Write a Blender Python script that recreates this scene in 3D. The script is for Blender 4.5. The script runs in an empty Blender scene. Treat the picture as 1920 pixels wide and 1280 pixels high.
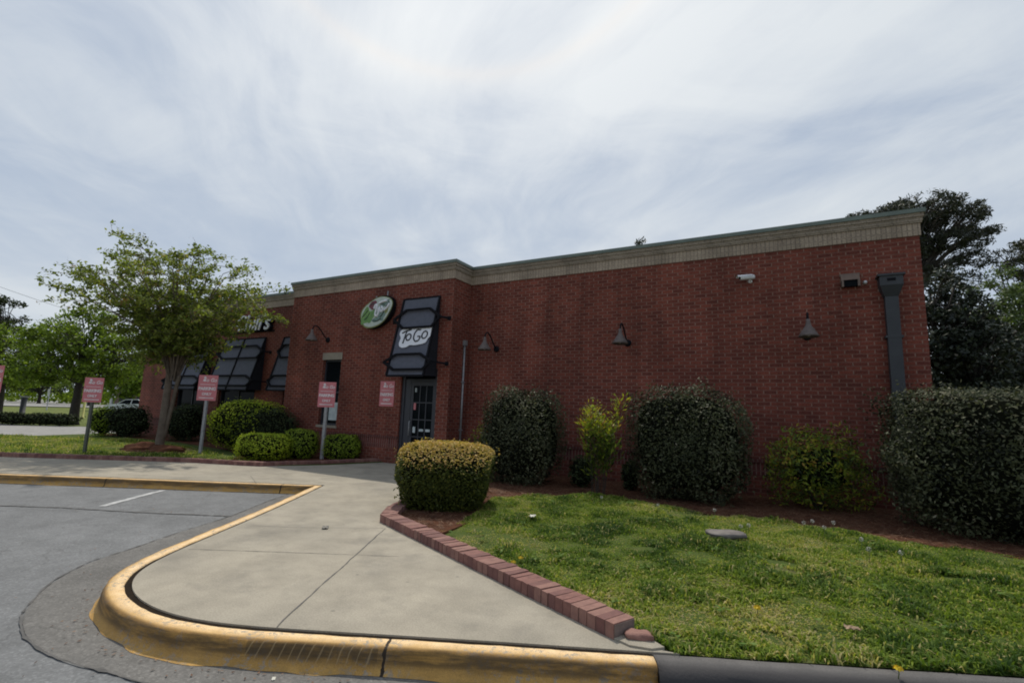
import bpy, bmesh, math, random
import numpy as np
from mathutils import Vector, Matrix, Euler
random.seed(7); rng = np.random.default_rng(7)
scene = bpy.context.scene
COL = scene.collection

# ------------------------------------------------------------------ camera
FOC, PITCH, ROLL, YAW = 920.0, 0.1456, -0.0364, 0.5074      # focal length in units of a 1920 wide frame
EYE = 1.37
_f = np.array([0, math.cos(PITCH), math.sin(PITCH)]); _r = np.array([1., 0, 0]); _u = np.cross(_r, _f)
_R = math.cos(ROLL)*_r - math.sin(ROLL)*_u; _U = math.sin(ROLL)*_r + math.cos(ROLL)*_u
_B = np.array([[math.cos(YAW), -math.sin(YAW), 0], [math.sin(YAW), math.cos(YAW), 0], [0, 0, 1]])
CR, CU, CF = _B@_R, _B@_U, _B@_f
cam_data = bpy.data.cameras.new('camera'); cam = bpy.data.objects.new('camera', cam_data); COL.objects.link(cam)
cam_data.sensor_width = 36; cam_data.lens = 36*FOC/1920; cam_data.clip_end = 2000; cam_data.clip_start = 0.05
m = Matrix.Identity(4)
for i in range(3):
    m[i][0], m[i][1], m[i][2] = CR[i], CU[i], -CF[i]
m[2][3] = EYE
cam.matrix_world = m
scene.camera = cam
def ray(x, y): return CR*(x-960)/FOC - CU*(y-640)/FOC + CF
def ground(x, y, z=0.0):
    d = ray(x, y); p = d*((z-EYE)/d[2]); return np.array([p[0], p[1], z])
def wallpt(x, y, Y):
    d = ray(x, y); p = d*(Y/d[1]); return np.array([p[0], p[1], p[2]+EYE])

# ------------------------------------------------------------------ light
SUN_EL, SUN_AZ = math.radians(58.3), math.radians(39)        # azimuth measured from +Y towards -X
SUN = np.array([-math.sin(SUN_AZ)*math.cos(SUN_EL), math.cos(SUN_AZ)*math.cos(SUN_EL), math.sin(SUN_EL)])
sd = bpy.data.lights.new('sun', 'SUN'); sd.energy = 3.0; sd.angle = math.radians(0.9); sd.color = (1, .94, .83)
sun = bpy.data.objects.new('sun', sd); COL.objects.link(sun)
sun.rotation_euler = Vector(SUN).to_track_quat('Z', 'Y').to_euler()
scene.view_settings.view_transform = 'Standard'; scene.view_settings.look = 'None'
scene.view_settings.exposure = 0; scene.view_settings.gamma = 1
scene.cycles.max_bounces = 6; scene.cycles.transparent_max_bounces = 6
scene.cycles.filter_width = 1.9
scene.cycles.use_denoising = True

def NT(nt):
    def nd(t, **kw):
        n = nt.nodes.new(t)
        for k, v in kw.items():
            if k.startswith('in_'): n.inputs[k[3:].replace('_', ' ')].default_value = v
            else: setattr(n, k, v)
        return n
    def ln(a, b): nt.links.new(a, b)
    def math_(op, a, b=None, c=None, clamp=False):
        n = nt.nodes.new('ShaderNodeMath'); n.operation = op; n.use_clamp = clamp
        for i, v in enumerate((a, b, c)):
            if v is None: continue
            if isinstance(v, (int, float)): n.inputs[i].default_value = v
            else: nt.links.new(v, n.inputs[i])
        return n.outputs[0]
    def mixc(f, a, b, blend='MIX'):
        n = nt.nodes.new('ShaderNodeMix'); n.data_type = 'RGBA'; n.blend_type = blend
        for sock, v in ((n.inputs[0], f), (n.inputs[6], a), (n.inputs[7], b)):
            if isinstance(v, (int, float)): sock.default_value = v
            elif isinstance(v, tuple): sock.default_value = (*v, 1) if len(v) == 3 else v
            else: nt.links.new(v, sock)
        return n.outputs[2]
    def ramp(f, stops, interp='LINEAR'):
        n = nt.nodes.new('ShaderNodeValToRGB'); n.color_ramp.interpolation = interp
        e = n.color_ramp.elements
        while len(e) < len(stops): e.new(.5)
        for s, (p, c) in zip(e, stops):
            s.position = p; s.color = (*c, 1) if not isinstance(c, (int, float)) else (c, c, c, 1)
        nt.links.new(f, n.inputs[0]); return n.outputs[0]
    return nd, ln, math_, mixc, ramp

world = bpy.data.worlds.new('World'); scene.world = world; world.use_nodes = True
nt = world.node_tree; nt.nodes.clear(); nd, ln, mt, mixc, ramp = NT(nt)
SKY_STRENGTH = 0.1
SEED1, SEED3 = 13.4, 8.8
out = nd('ShaderNodeOutputWorld'); bg = nd('ShaderNodeBackground'); bg.inputs[1].default_value = SKY_STRENGTH
sky = nd('ShaderNodeTexSky'); sky.sky_type = 'NISHITA'; sky.sun_disc = False
sky.sun_elevation = SUN_EL; sky.sun_rotation = -SUN_AZ; sky.air_density = 1.0; sky.dust_density = 1.5; sky.ozone_density = 1.0
tc = nd('ShaderNodeTexCoord'); sep = nd('ShaderNodeSeparateXYZ'); ln(tc.outputs['Generated'], sep.inputs[0])
X, Y, Z = sep.outputs
ca, sa = math.cos(SUN_AZ+.05), math.sin(SUN_AZ+.05)
along = mt('ADD', mt('MULTIPLY', X, -sa), mt('MULTIPLY', Y, ca))
across = mt('ADD', mt('MULTIPLY', X, ca), mt('MULTIPLY', Y, sa))
zz = mt('ADD', mt('MAXIMUM', Z, 0.0), .16)
s_ = mt('DIVIDE', along, zz); t_ = mt('DIVIDE', across, zz)
def cloud(sx, sy, off, detail, rough, scale=1.0, dist=.4):
    c = nd('ShaderNodeCombineXYZ'); ln(mt('MULTIPLY', t_, sx), c.inputs[0]); ln(mt('MULTIPLY', s_, sy), c.inputs[1]); c.inputs[2].default_value = off
    n = nd('ShaderNodeTexNoise'); n.inputs['Scale'].default_value = scale; n.inputs['Detail'].default_value = detail
    n.inputs['Roughness'].default_value = rough; n.inputs['Distortion'].default_value = dist; ln(c.outputs[0], n.inputs['Vector'])
    return n.outputs[0]
wn = cloud(.9, .7, SEED3+3, 3, .5, 1.0, 0.0)
t_ = mt('ADD', t_, mt('MULTIPLY', mt('SUBTRACT', wn, .5), .7)); s_ = mt('ADD', s_, mt('MULTIPLY', mt('SUBTRACT', wn, .5), -.5))
n1 = cloud(1.25, .62, SEED1, 8, .56, 1.0, .5)
n2 = cloud(5.2, .9, 9.1, 6, .6, 1.0, .6)
n3 = cloud(.62, .55, SEED3, 4, .5, 1.0, .3)
n4 = cloud(2.6, 2.2, 6.3, 8, .62, 1.0, .8)
mixn = mt('ADD', mt('ADD', mt('MULTIPLY', n1, .30), mt('MULTIPLY', n2, .10)), mt('ADD', mt('MULTIPLY', n3, .44), mt('MULTIPLY', n4, .16)))
cov = ramp(mixn, [(.41, 0.0), (.47, .25), (.535, .70), (.60, 1.0)])
# angle to the sun: thin cirrus scatters light forward, and the ice crystals make a faint ring at 22 degrees
vd = nd('ShaderNodeVectorMath'); vd.operation = 'DOT_PRODUCT'; ln(tc.outputs['Generated'], vd.inputs[0]); vd.inputs[1].default_value = tuple(SUN)
ang = mt('ARCCOSINE', mt('MINIMUM', vd.outputs['Value'], .99999))
deg = mt('MULTIPLY', ang, 180/math.pi)
glow = mt('POWER', 2.718, mt('MULTIPLY', mt('POWER', mt('DIVIDE', deg, 35.0), 2.0), -1.0))
ringd = mt('SUBTRACT', deg, 22.3)
ring = mt('POWER', 2.718, mt('MULTIPLY', mt('POWER', mt('DIVIDE', ringd, 1.5), 2.0), -1.0))
ringm = mt('MULTIPLY', ring, ramp(n3, [(.35, .1), (.6, 1.0)]))
ringr = mt('POWER', 2.718, mt('MULTIPLY', mt('POWER', mt('DIVIDE', mt('ADD', ringd, .5), .7), 2.0), -1.0))
base_cloud = mixc(glow, (6.4, 6.95, 7.5), (9.6, 9.8, 9.9))
blue = mixc(.85, sky.outputs[0], (2.6, 3.55, 5.25))
blue = mixc(mt('MULTIPLY', glow, .62), blue, (7.6, 8.1, 8.5))
low = ramp(Z, [(.0, 1.0), (.55, 0.0)])
blue = mixc(mt('MULTIPLY', low, .85), blue, (6.1, 6.75, 7.5))
colr = mixc(cov, blue, base_cloud)
colr = mixc(mt('MULTIPLY', mt('MULTIPLY', ringm, ramp(across, [(.40, 1.0), (.62, .12)])), .20), colr, (10.8, 10.5, 9.9))
colr = mixc(mt('MULTIPLY', mt('MULTIPLY', ringr, ringm), .10), colr, (10.5, 8.6, 7.0))
ln(colr, bg.inputs[0]); ln(bg.outputs[0], out.inputs[0])

# ------------------------------------------------------------------ materials
def material(name):
    mm = bpy.data.materials.new(name); mm.use_nodes = True
    t = mm.node_tree; b = t.nodes['Principled BSDF']
    return mm, t, b
def plain(name, c1, c2=None, rough=.6, scale=6, detail=6, bump=0.0, metallic=0.0, bscale=None, spec=.5):
    mm, t, b = material(name); nd, ln, mt, mixc, ramp = NT(t)
    b.inputs['Roughness'].default_value = rough; b.inputs['Metallic'].default_value = metallic
    b.inputs['Specular IOR Level'].default_value = spec
    c2 = c2 or tuple(v*.75 for v in c1)
    tcn = nd('ShaderNodeTexCoord')
    n = nd('ShaderNodeTexNoise'); n.inputs['Scale'].default_value = scale; n.inputs['Detail'].default_value = detail; ln(tcn.outputs['Object'], n.inputs['Vector'])
    ln(mixc(ramp(n.outputs[0], [(.35, 0.0), (.65, 1.0)]), c1, c2), b.inputs['Base Color'])
    if bump:
        n2 = nd('ShaderNodeTexNoise'); n2.inputs['Scale'].default_value = bscale or scale*8; n2.inputs['Detail'].default_value = 4; ln(tcn.outputs['Object'], n2.inputs['Vector'])
        bn = nd('ShaderNodeBump'); bn.inputs['Strength'].default_value = bump; bn.inputs['Distance'].default_value = .01
        ln(n2.outputs[0], bn.inputs['Height']); ln(bn.outputs[0], b.inputs['Normal'])
    return mm
def brick_material(name, c1, c2, mortar, bw=.222, rh=.0735, ms=.0085, offset=.5, stain=True):
    mm, t, b = material(name); nd, ln, mt, mixc, ramp = NT(t)
    b.inputs['Roughness'].default_value = .85; b.inputs['Specular IOR Level'].default_value = .25
    uv = nd('ShaderNodeUVMap')
    br = nd('ShaderNodeTexBrick'); br.offset = offset; br.inputs['Scale'].default_value = 1
    br.inputs['Color1'].default_value = (*c1, 1); br.inputs['Color2'].default_value = (*c2, 1); br.inputs['Mortar'].default_value = (*mortar, 1)
    br.inputs['Mortar Size'].default_value = ms; br.inputs['Mortar Smooth'].default_value = .15; br.inputs['Bias'].default_value = 0
    br.inputs['Brick Width'].default_value = bw; br.inputs['Row Height'].default_value = rh
    ln(uv.outputs[0], br.inputs['Vector'])
    n = nd('ShaderNodeTexNoise'); n.inputs['Scale'].default_value = 35; n.inputs['Detail'].default_value = 4; ln(uv.outputs[0], n.inputs['Vector'])
    n2 = nd('ShaderNodeTexNoise'); n2.inputs['Scale'].default_value = .8; n2.inputs['Detail'].default_value = 5; ln(uv.outputs[0], n2.inputs['Vector'])
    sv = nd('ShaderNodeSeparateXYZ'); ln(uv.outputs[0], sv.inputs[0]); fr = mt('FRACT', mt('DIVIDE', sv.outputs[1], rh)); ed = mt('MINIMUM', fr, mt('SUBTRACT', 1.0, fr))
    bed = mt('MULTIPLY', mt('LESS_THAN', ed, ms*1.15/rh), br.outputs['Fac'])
    cb = mixc(mt('MULTIPLY', bed, .62), br.outputs['Color'], tuple(.5*(a_+b_)*.95 for a_, b_ in zip(c1, c2)))  # shade in the raked bed joints is put into their colour
    c = mixc(1.0, cb, ramp(n.outputs[0], [(.3, .72), (.7, 1.2)]), 'MULTIPLY')
    if stain:
        c = mixc(1.0, c, ramp(n2.outputs[0], [(.3, .74), (.7, 1.2)]), 'MULTIPLY')
        cs = nd('ShaderNodeCombineXYZ'); ln(mt('MULTIPLY', sv.outputs[0], 2.4), cs.inputs[0]); ln(mt('MULTIPLY', sv.outputs[1], .22), cs.inputs[1])
        n3 = nd('ShaderNodeTexNoise'); n3.inputs['Scale'].default_value = 1.0; n3.inputs['Detail'].default_value = 6; n3.inputs['Roughness'].default_value = .65; ln(cs.outputs[0], n3.inputs['Vector'])
        c = mixc(1.0, c, ramp(n3.outputs[0], [(.34, .76), (.5, 1.0), (.68, 1.14)]), 'MULTIPLY')                # rain streaks down the face
        damp = mt('MULTIPLY', ramp(sv.outputs[1], [(.0, 1.0), (.09, .75), (.42, 0.0)]), ramp(n2.outputs[0], [(.3, .3), (.6, 1.0)]))
        c = mixc(mt('MULTIPLY', damp, .35), c, (.055, .032, .022))                                               # soil splash at the foot of the wall
        eff = mt('MULTIPLY', ramp(n3.outputs[0], [(.60, 0.0), (.72, 1.0)]), ramp(n.outputs[0], [(.45, 0.0), (.6, 1.0)]))
        c = mixc(mt('MULTIPLY', eff, .14), c, (.42, .36, .33))
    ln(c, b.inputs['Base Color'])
    bn = nd('ShaderNodeBump'); bn.inputs['Strength'].default_value = .6; bn.inputs['Distance'].default_value = .006; bn.invert = True
    ln(br.outputs['Fac'], bn.inputs['Height']); ln(bn.outputs[0], b.inputs['Normal'])
    return mm
def leaf_material(name, stops, rough=.45, trans=.35, spec=.4):
    mm, t, b = material(name); nd, ln, mt, mixc, ramp = NT(t)
    at = nd('ShaderNodeAttribute'); at.attribute_name = 'tint'
    c = ramp(at.outputs['Fac'], stops)
    ln(c, b.inputs['Base Color']); b.inputs['Roughness'].default_value = rough; b.inputs['Specular IOR Level'].default_value = spec
    tr = nd('ShaderNodeBsdfTranslucent'); ln(mixc(1.0, c, (1.25, 1.3, .6), 'MULTIPLY'), tr.inputs[0])
    ms = nd('ShaderNodeMixShader'); ms.inputs[0].default_value = trans
    ln(b.outputs[0], ms.inputs[1]); ln(tr.outputs[0], ms.inputs[2]); ln(ms.outputs[0], t.nodes['Material Output'].inputs[0])
    return mm

M = {}
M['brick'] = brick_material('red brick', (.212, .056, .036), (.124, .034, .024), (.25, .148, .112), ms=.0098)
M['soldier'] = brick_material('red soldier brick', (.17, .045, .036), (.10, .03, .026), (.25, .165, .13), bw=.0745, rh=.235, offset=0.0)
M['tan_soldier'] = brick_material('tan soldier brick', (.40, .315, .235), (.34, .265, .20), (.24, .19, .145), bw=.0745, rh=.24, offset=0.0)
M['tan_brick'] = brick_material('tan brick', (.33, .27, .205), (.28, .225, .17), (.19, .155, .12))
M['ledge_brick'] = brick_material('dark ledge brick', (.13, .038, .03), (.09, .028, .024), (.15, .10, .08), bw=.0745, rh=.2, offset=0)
M['coping'] = plain('green grey metal coping', (.145, .175, .145), (.11, .135, .115), .5, 3)
M['limestone'] = plain('tan stone', (.30, .26, .20), (.24, .205, .16), .8, 5, bump=.2)
M['roof'] = plain('roof membrane', (.4, .4, .4), (.3, .3, .3), .9)
M['black_metal'] = plain('black painted metal', (.007, .007, .010), (.010, .010, .013), .8, 5, spec=.15)
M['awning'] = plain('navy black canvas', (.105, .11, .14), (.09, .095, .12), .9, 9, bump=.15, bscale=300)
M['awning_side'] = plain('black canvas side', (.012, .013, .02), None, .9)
M['frame'] = plain('dark bronze frame', (.032, .034, .044), (.026, .028, .036), .5)
M['white_letter'] = plain('white letter acrylic', (.75, .75, .78), (.68, .68, .72), .4)
M['black_letter'] = plain('black letter', (.01, .01, .012), None, .5)
M['galv'] = plain('galvanised steel', (.34, .34, .34), (.24, .24, .25), .5, 14, metallic=.5)
M['dark_post'] = plain('weathered dark green post', (.07, .08, .06), (.11, .11, .09), .7, 14)
M['grey_metal'] = plain('grey painted metal', (.034, .037, .043), (.026, .028, .033), .55, 5)
M['lamp_metal'] = plain('verdigris grey lamp metal', (.135, .105, .095), (.095, .072, .066), .7, 12)
M['white_plastic'] = plain('white plastic', (.75, .74, .75), (.65, .65, .66), .4)
M['sign_red'] = plain('red sign sheet', (.56, .17, .185), (.50, .145, .16), .4, 6)
M['sign_white'] = plain('white sign print', (.85, .75, .75), None, .5)
M['conc'] = None
def glass(name, c, rough=.06):
    mm, t, b = material(name); b.inputs['Base Color'].default_value = (*c, 1); b.inputs['Roughness'].default_value = rough
    b.inputs['Specular IOR Level'].default_value = .18; b.inputs['IOR'].default_value = 1.18; return mm
M['glass'] = glass('dark window glass', (.006, .008, .010))
M['paper'] = plain('white paper', (.55, .6, .6), (.4, .46, .47), .7, 8)
M['bark'] = plain('pale smooth bark', (.15, .115, .085), (.10, .075, .055), .85, 8, bump=.4, bscale=30)
M['dark_bark'] = plain('dark bark', (.045, .037, .03), (.03, .025, .02), .9, 8, bump=.5, bscale=25)

def concrete_mat():
    mm, t, b = material('broom finished concrete'); nd, ln, mt, mixc, ramp = NT(t)
    b.inputs['Roughness'].default_value = .9; b.inputs['Specular IOR Level'].default_value = .2
    tcn = nd('ShaderNodeTexCoord')
    def nz(s, d, r=.55):
        n = nd('ShaderNodeTexNoise'); n.inputs['Scale'].default_value = s; n.inputs['Detail'].default_value = d; n.inputs['Roughness'].default_value = r; ln(tcn.outputs['Object'], n.inputs['Vector']); return n.outputs[0]
    c = mixc(ramp(nz(.9, 6), [(.3, 0.0), (.7, 1.0)]), (.385, .343, .272), (.305, .276, .225))
    c = mixc(1.0, c, ramp(nz(90, 3, .7), [(.3, .78), (.7, 1.18)]), 'MULTIPLY')
    c = mixc(1.0, c, ramp(nz(2.6, 6, .65), [(.36, .86), (.62, 1.07)]), 'MULTIPLY')
    sp = ramp(nz(6.0, 8, .75), [(.66, 0.0), (.74, 1.0)])
    c = mixc(mt('MULTIPLY', sp, .4), c, (.12, .11, .10))
    c = mixc(mt('MULTIPLY', ramp(nz(1.7, 9, .7), [(.52, 0.0), (.64, 1.0)]), .36), c, (.17, .158, .138))     # dirt blotches
    vo = nd('ShaderNodeTexVoronoi'); vo.inputs['Scale'].default_value = 3.4; vo.inputs['Randomness'].default_value = 1; ln(tcn.outputs['Object'], vo.inputs['Vector'])
    c = mixc(mt('MULTIPLY', ramp(vo.outputs['Distance'], [(.035, 1.0), (.065, 0.0)]), .45), c, (.11, .10, .09))   # old gum spots
    wv = nd('ShaderNodeTexWave'); wv.wave_type = 'BANDS'; wv.bands_direction = 'X'; wv.inputs['Scale'].default_value = 42; wv.inputs['Distortion'].default_value = 2.5; wv.inputs['Detail'].default_value = 3
    mp = nd('ShaderNodeMapping'); mp.inputs['Rotation'].default_value = (0, 0, -.50); ln(tcn.outputs['Object'], mp.inputs['Vector']); ln(mp.outputs[0], wv.inputs['Vector'])
    c = mixc(1.0, c, ramp(wv.outputs['Fac'], [(.2, .955), (.8, 1.03)]), 'MULTIPLY')                                # broom marks
    ln(c, b.inputs['Base Color'])
    bn = nd('ShaderNodeBump'); bn.inputs['Strength'].default_value = .25; bn.inputs['Distance'].default_value = .004; ln(nz(160, 3, .7), bn.inputs['Height']); ln(bn.outputs[0], b.inputs['Normal'])
    return mm
M['conc'] = concrete_mat()
def asphalt_mat(name, c1, c2, speck=1.0):
    mm, t, b = material(name); nd, ln, mt, mixc, ramp = NT(t)
    b.inputs['Roughness'].default_value = .9; b.inputs['Specular IOR Level'].default_value = .25
    tcn = nd('ShaderNodeTexCoord')
    def nz(s, d, r=.55):
        n = nd('ShaderNodeTexNoise'); n.inputs['Scale'].default_value = s; n.inputs['Detail'].default_value = d; n.inputs['Roughness'].default_value = r; ln(tcn.outputs['Object'], n.inputs['Vector']); return n.outputs[0]
    c = mixc(ramp(nz(.6, 6, .6), [(.3, 0.0), (.7, 1.0)]), c1, c2)
    vo = nd('ShaderNodeTexVoronoi'); vo.inputs['Scale'].default_value = 75; ln(tcn.outputs['Object'], vo.inputs['Vector'])
    sv = nd('ShaderNodeSeparateColor'); ln(vo.outputs['Color'], sv.inputs[0])
    c = mixc(1.0, c, ramp(sv.outputs[0], [(0, 1-.34*speck), (.8, 1+.12*speck), (1, 1+.6*speck)]), 'MULTIPLY')
    c = mixc(1.0, c, ramp(nz(3.5, 6, .65), [(.35, .86), (.62, 1.09)]), 'MULTIPLY')
    c = mixc(mt('MULTIPLY', ramp(nz(1.1, 7, .65), [(.60, 0.0), (.72, 1.0)]), .35), c, (.07, .068, .066))   # oil and wear
    vc = nd('ShaderNodeTexVoronoi'); vc.feature = 'DISTANCE_TO_EDGE'; vc.inputs['Scale'].default_value = .55; nv = nd('ShaderNodeVectorMath'); nv.operation = 'ADD'
    nn = nd('ShaderNodeTexNoise'); nn.inputs['Scale'].default_value = 2.2; nn.inputs['Detail'].default_value = 7; ln(tcn.outputs['Object'], nn.inputs['Vector']); ln(nn.outputs['Color'], nv.inputs[0]); ln(tcn.outputs['Object'], nv.inputs[1]); ln(nv.outputs[0], vc.inputs['Vector'])
    c = mixc(mt('MULTIPLY', ramp(vc.outputs['Distance'], [(.004, 1.0), (.010, 0.0)]), mt('MULTIPLY', ramp(nz(.8, 3), [(.48, 0.0), (.56, 1.0)]), .28)), c, (.06, .058, .055))   # hairline cracks
    ln(c, b.inputs['Base Color'])
    bn = nd('ShaderNodeBump'); bn.inputs['Strength'].default_value = .35; bn.inputs['Distance'].default_value = .006; ln(nz(120, 3, .7), bn.inputs['Height']); ln(bn.outputs[0], b.inputs['Normal'])
    return mm
M['asphalt'] = asphalt_mat('worn grey asphalt', (.186, .189, .191), (.152, .154, .156), .45)
M['asphalt_patch'] = asphalt_mat('brownish gutter concrete', (.168, .160, .149), (.140, .134, .126), .5)
M['asphalt_pale'] = asphalt_mat('pale driveway', (.30, .29, .275), (.25, .245, .235), .5)
M['seam'] = plain('tar seam', (.075, .072, .068), (.115, .11, .105), .9, 10)
M['paint_white'] = plain('worn white paint', (.5, .5, .49), (.3, .3, .3), .8, 12)
def kerb_mat(name, yellow, joints):
    mm, t, b = material(name); nd, ln, mt, mixc, ramp = NT(t)
    b.inputs['Roughness'].default_value = .75; b.inputs['Specular IOR Level'].default_value = .3
    uv = nd('ShaderNodeUVMap'); se = nd('ShaderNodeSeparateXYZ'); ln(uv.outputs[0], se.inputs[0]); S, V = se.outputs[0], se.outputs[1]
    tcn = nd('ShaderNodeTexCoord')
    def nz(s, d, r=.55, vec=None):
        n = nd('ShaderNodeTexNoise'); n.inputs['Scale'].default_value = s; n.inputs['Detail'].default_value = d; n.inputs['Roughness'].default_value = r; ln(vec or tcn.outputs['Object'], n.inputs['Vector']); return n.outputs[0]
    if yellow:
        c = mixc(ramp(nz(5, 6), [(.3, 0.0), (.7, 1.0)]), (.57, .335, .095), (.45, .255, .068))
        top = ramp(V, [(.12, 1.0), (.19, 0.0)])                   # worn tread on top: pale paint thinned over concrete
        c = mixc(mt('MULTIPLY', top, ramp(nz(9, 6, .7), [(.3, .45), (.65, .95)])), c, (.90, .66, .39))
        bare = ramp(nz(26, 9, .8), [(.52, 0.0), (.55, 1.0)])
        c = mixc(mt('MULTIPLY', bare, ramp(nz(3.0, 5, .6), [(.44, .0), (.56, .9)])), c, (.33, .29, .235))
        c = mixc(1.0, c, ramp(nz(150, 3, .8), [(.3, .68), (.68, 1.22)]), 'MULTIPLY')
        c = mixc(mt('MULTIPLY', ramp(nz(48, 6, .8), [(.60, 0.0), (.66, 1.0)]), .55), c, (.10, .07, .04))
        cv = nd('ShaderNodeCombineXYZ'); ln(mt('MULTIPLY', S, 2.2), cv.inputs[0]); ln(mt('MULTIPLY', V, 16), cv.inputs[1])
        scuff = mt('MULTIPLY', ramp(nz(1.0, 7, .7, cv.outputs[0]), [(.35, 0.0), (.53, 1.0)]), ramp(V, [(.165, 0.0), (.20, 1.0), (.255, 1.0), (.31, .0)]))
        c = mixc(mt('MULTIPLY', ramp(V, [(.165, 0.0), (.19, 1.0), (.235, .9), (.275, .25)]), .5), c, (.24, .115, .022))
        c = mixc(mt('MULTIPLY', scuff, .78), c, (.065, .045, .025))
        low = ramp(V, [(.29, 0.0), (.34, 1.0)])
        c = mixc(mt('MULTIPLY', low, ramp(nz(14, 6, .7), [(.4, .0), (.7, .7)])), c, (.20, .135, .05))
        # tyre-rim scratches down the face
        sc = mt('FRACT', mt('ADD', mt('MULTIPLY', mt('ADD', S, mt('MULTIPLY', V, .35)), 17), mt('MULTIPLY', nz(3.0, 1), 1.1)))
        rng_ = mt('MULTIPLY', mt('GREATER_THAN', S, joints[1]-.82), mt('LESS_THAN', S, joints[1]-.04))
        dk = mt('MULTIPLY', mt('MULTIPLY', rng_, ramp(V, [(.185, 0.0), (.20, 1.0), (.25, 1.0), (.285, 0.0)])), ramp(nz(12, 4), [(.35, .45), (.6, .95)]))
        c = mixc(mt('MULTIPLY', dk, .8), c, (.075, .05, .025))
        c = mixc(mt('MULTIPLY', mt('MULTIPLY', mt('LESS_THAN', sc, mt('MULTIPLY', nz(8, 2), .26)), rng_), mt('MULTIPLY', ramp(V, [(.18, 0.0), (.2, 1.0), (.27, 1.0), (.30, 0.0)]), .38)), c, (.46, .33, .17))
    else:
        c = mixc(ramp(nz(7, 6), [(.3, 0.0), (.7, 1.0)]), (.13, .122, .118), (.095, .09, .088))
        c = mixc(1.0, c, ramp(nz(110, 3, .8), [(.35, .75), (.62, 1.15), (.75, 1.6)]), 'MULTIPLY')
        c = mixc(ramp(V, [(.15, 0.0), (.22, 1.0)]), c, (.045, .042, .043))
    for j in joints:
        wob = mt('MULTIPLY', mt('SUBTRACT', nz(25, 3), .5), .03)
        d = mt('ABSOLUTE', mt('ADD', mt('SUBTRACT', S, j), wob))
        c = mixc(mt('LESS_THAN', d, .009), c, (.03, .02, .012))
    ln(c, b.inputs['Base Color'])
    bn = nd('ShaderNodeBump'); bn.inputs['Strength'].default_value = .4; bn.inputs['Distance'].default_value = .006; ln(mt('ADD', nz(70, 5, .7), mt('MULTIPLY', nz(12, 5, .7), 1.6)), bn.inputs['Height']); ln(bn.outputs[0], b.inputs['Normal'])
    return mm
def soil_mat(name, stops, scale=3):
    mm, t, b = material(name); nd, ln, mt, mixc, ramp = NT(t)
    b.inputs['Roughness'].default_value = 1; b.inputs['Specular IOR Level'].default_value = .1
    tcn = nd('ShaderNodeTexCoord')
    def nz(s, d, r=.6):
        n = nd('ShaderNodeTexNoise'); n.inputs['Scale'].default_value = s; n.inputs['Detail'].default_value = d; n.inputs['Roughness'].default_value = r; ln(tcn.outputs['Object'], n.inputs['Vector']); return n.outputs[0]
    c = ramp(nz(scale, 7), stops)
    c = mixc(1.0, c, ramp(nz(60, 4, .8), [(.3, .6), (.7, 1.3)]), 'MULTIPLY')
    ln(c, b.inputs['Base Color'])
    bn = nd('ShaderNodeBump'); bn.inputs['Strength'].default_value = .8; bn.inputs['Distance'].default_value = .02; ln(nz(40, 5, .8), bn.inputs['Height']); ln(bn.outputs[0], b.inputs['Normal'])
    return mm
M['turf'] = soil_mat('turf soil', [(.3, (.055, .085, .020)), (.55, (.085, .115, .028)), (.68, (.13, .13, .05)), (.8, (.22, .165, .09))])
M['far_turf'] = soil_mat('distant turf', [(.3, (.10, .13, .035)), (.6, (.14, .16, .05)), (.75, (.17, .16, .07))], .5)
M['mulch'] = soil_mat('pine straw mulch', [(.3, (.06, .024, .014)), (.55, (.11, .046, .026)), (.75, (.15, .07, .04))], 5)

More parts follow.
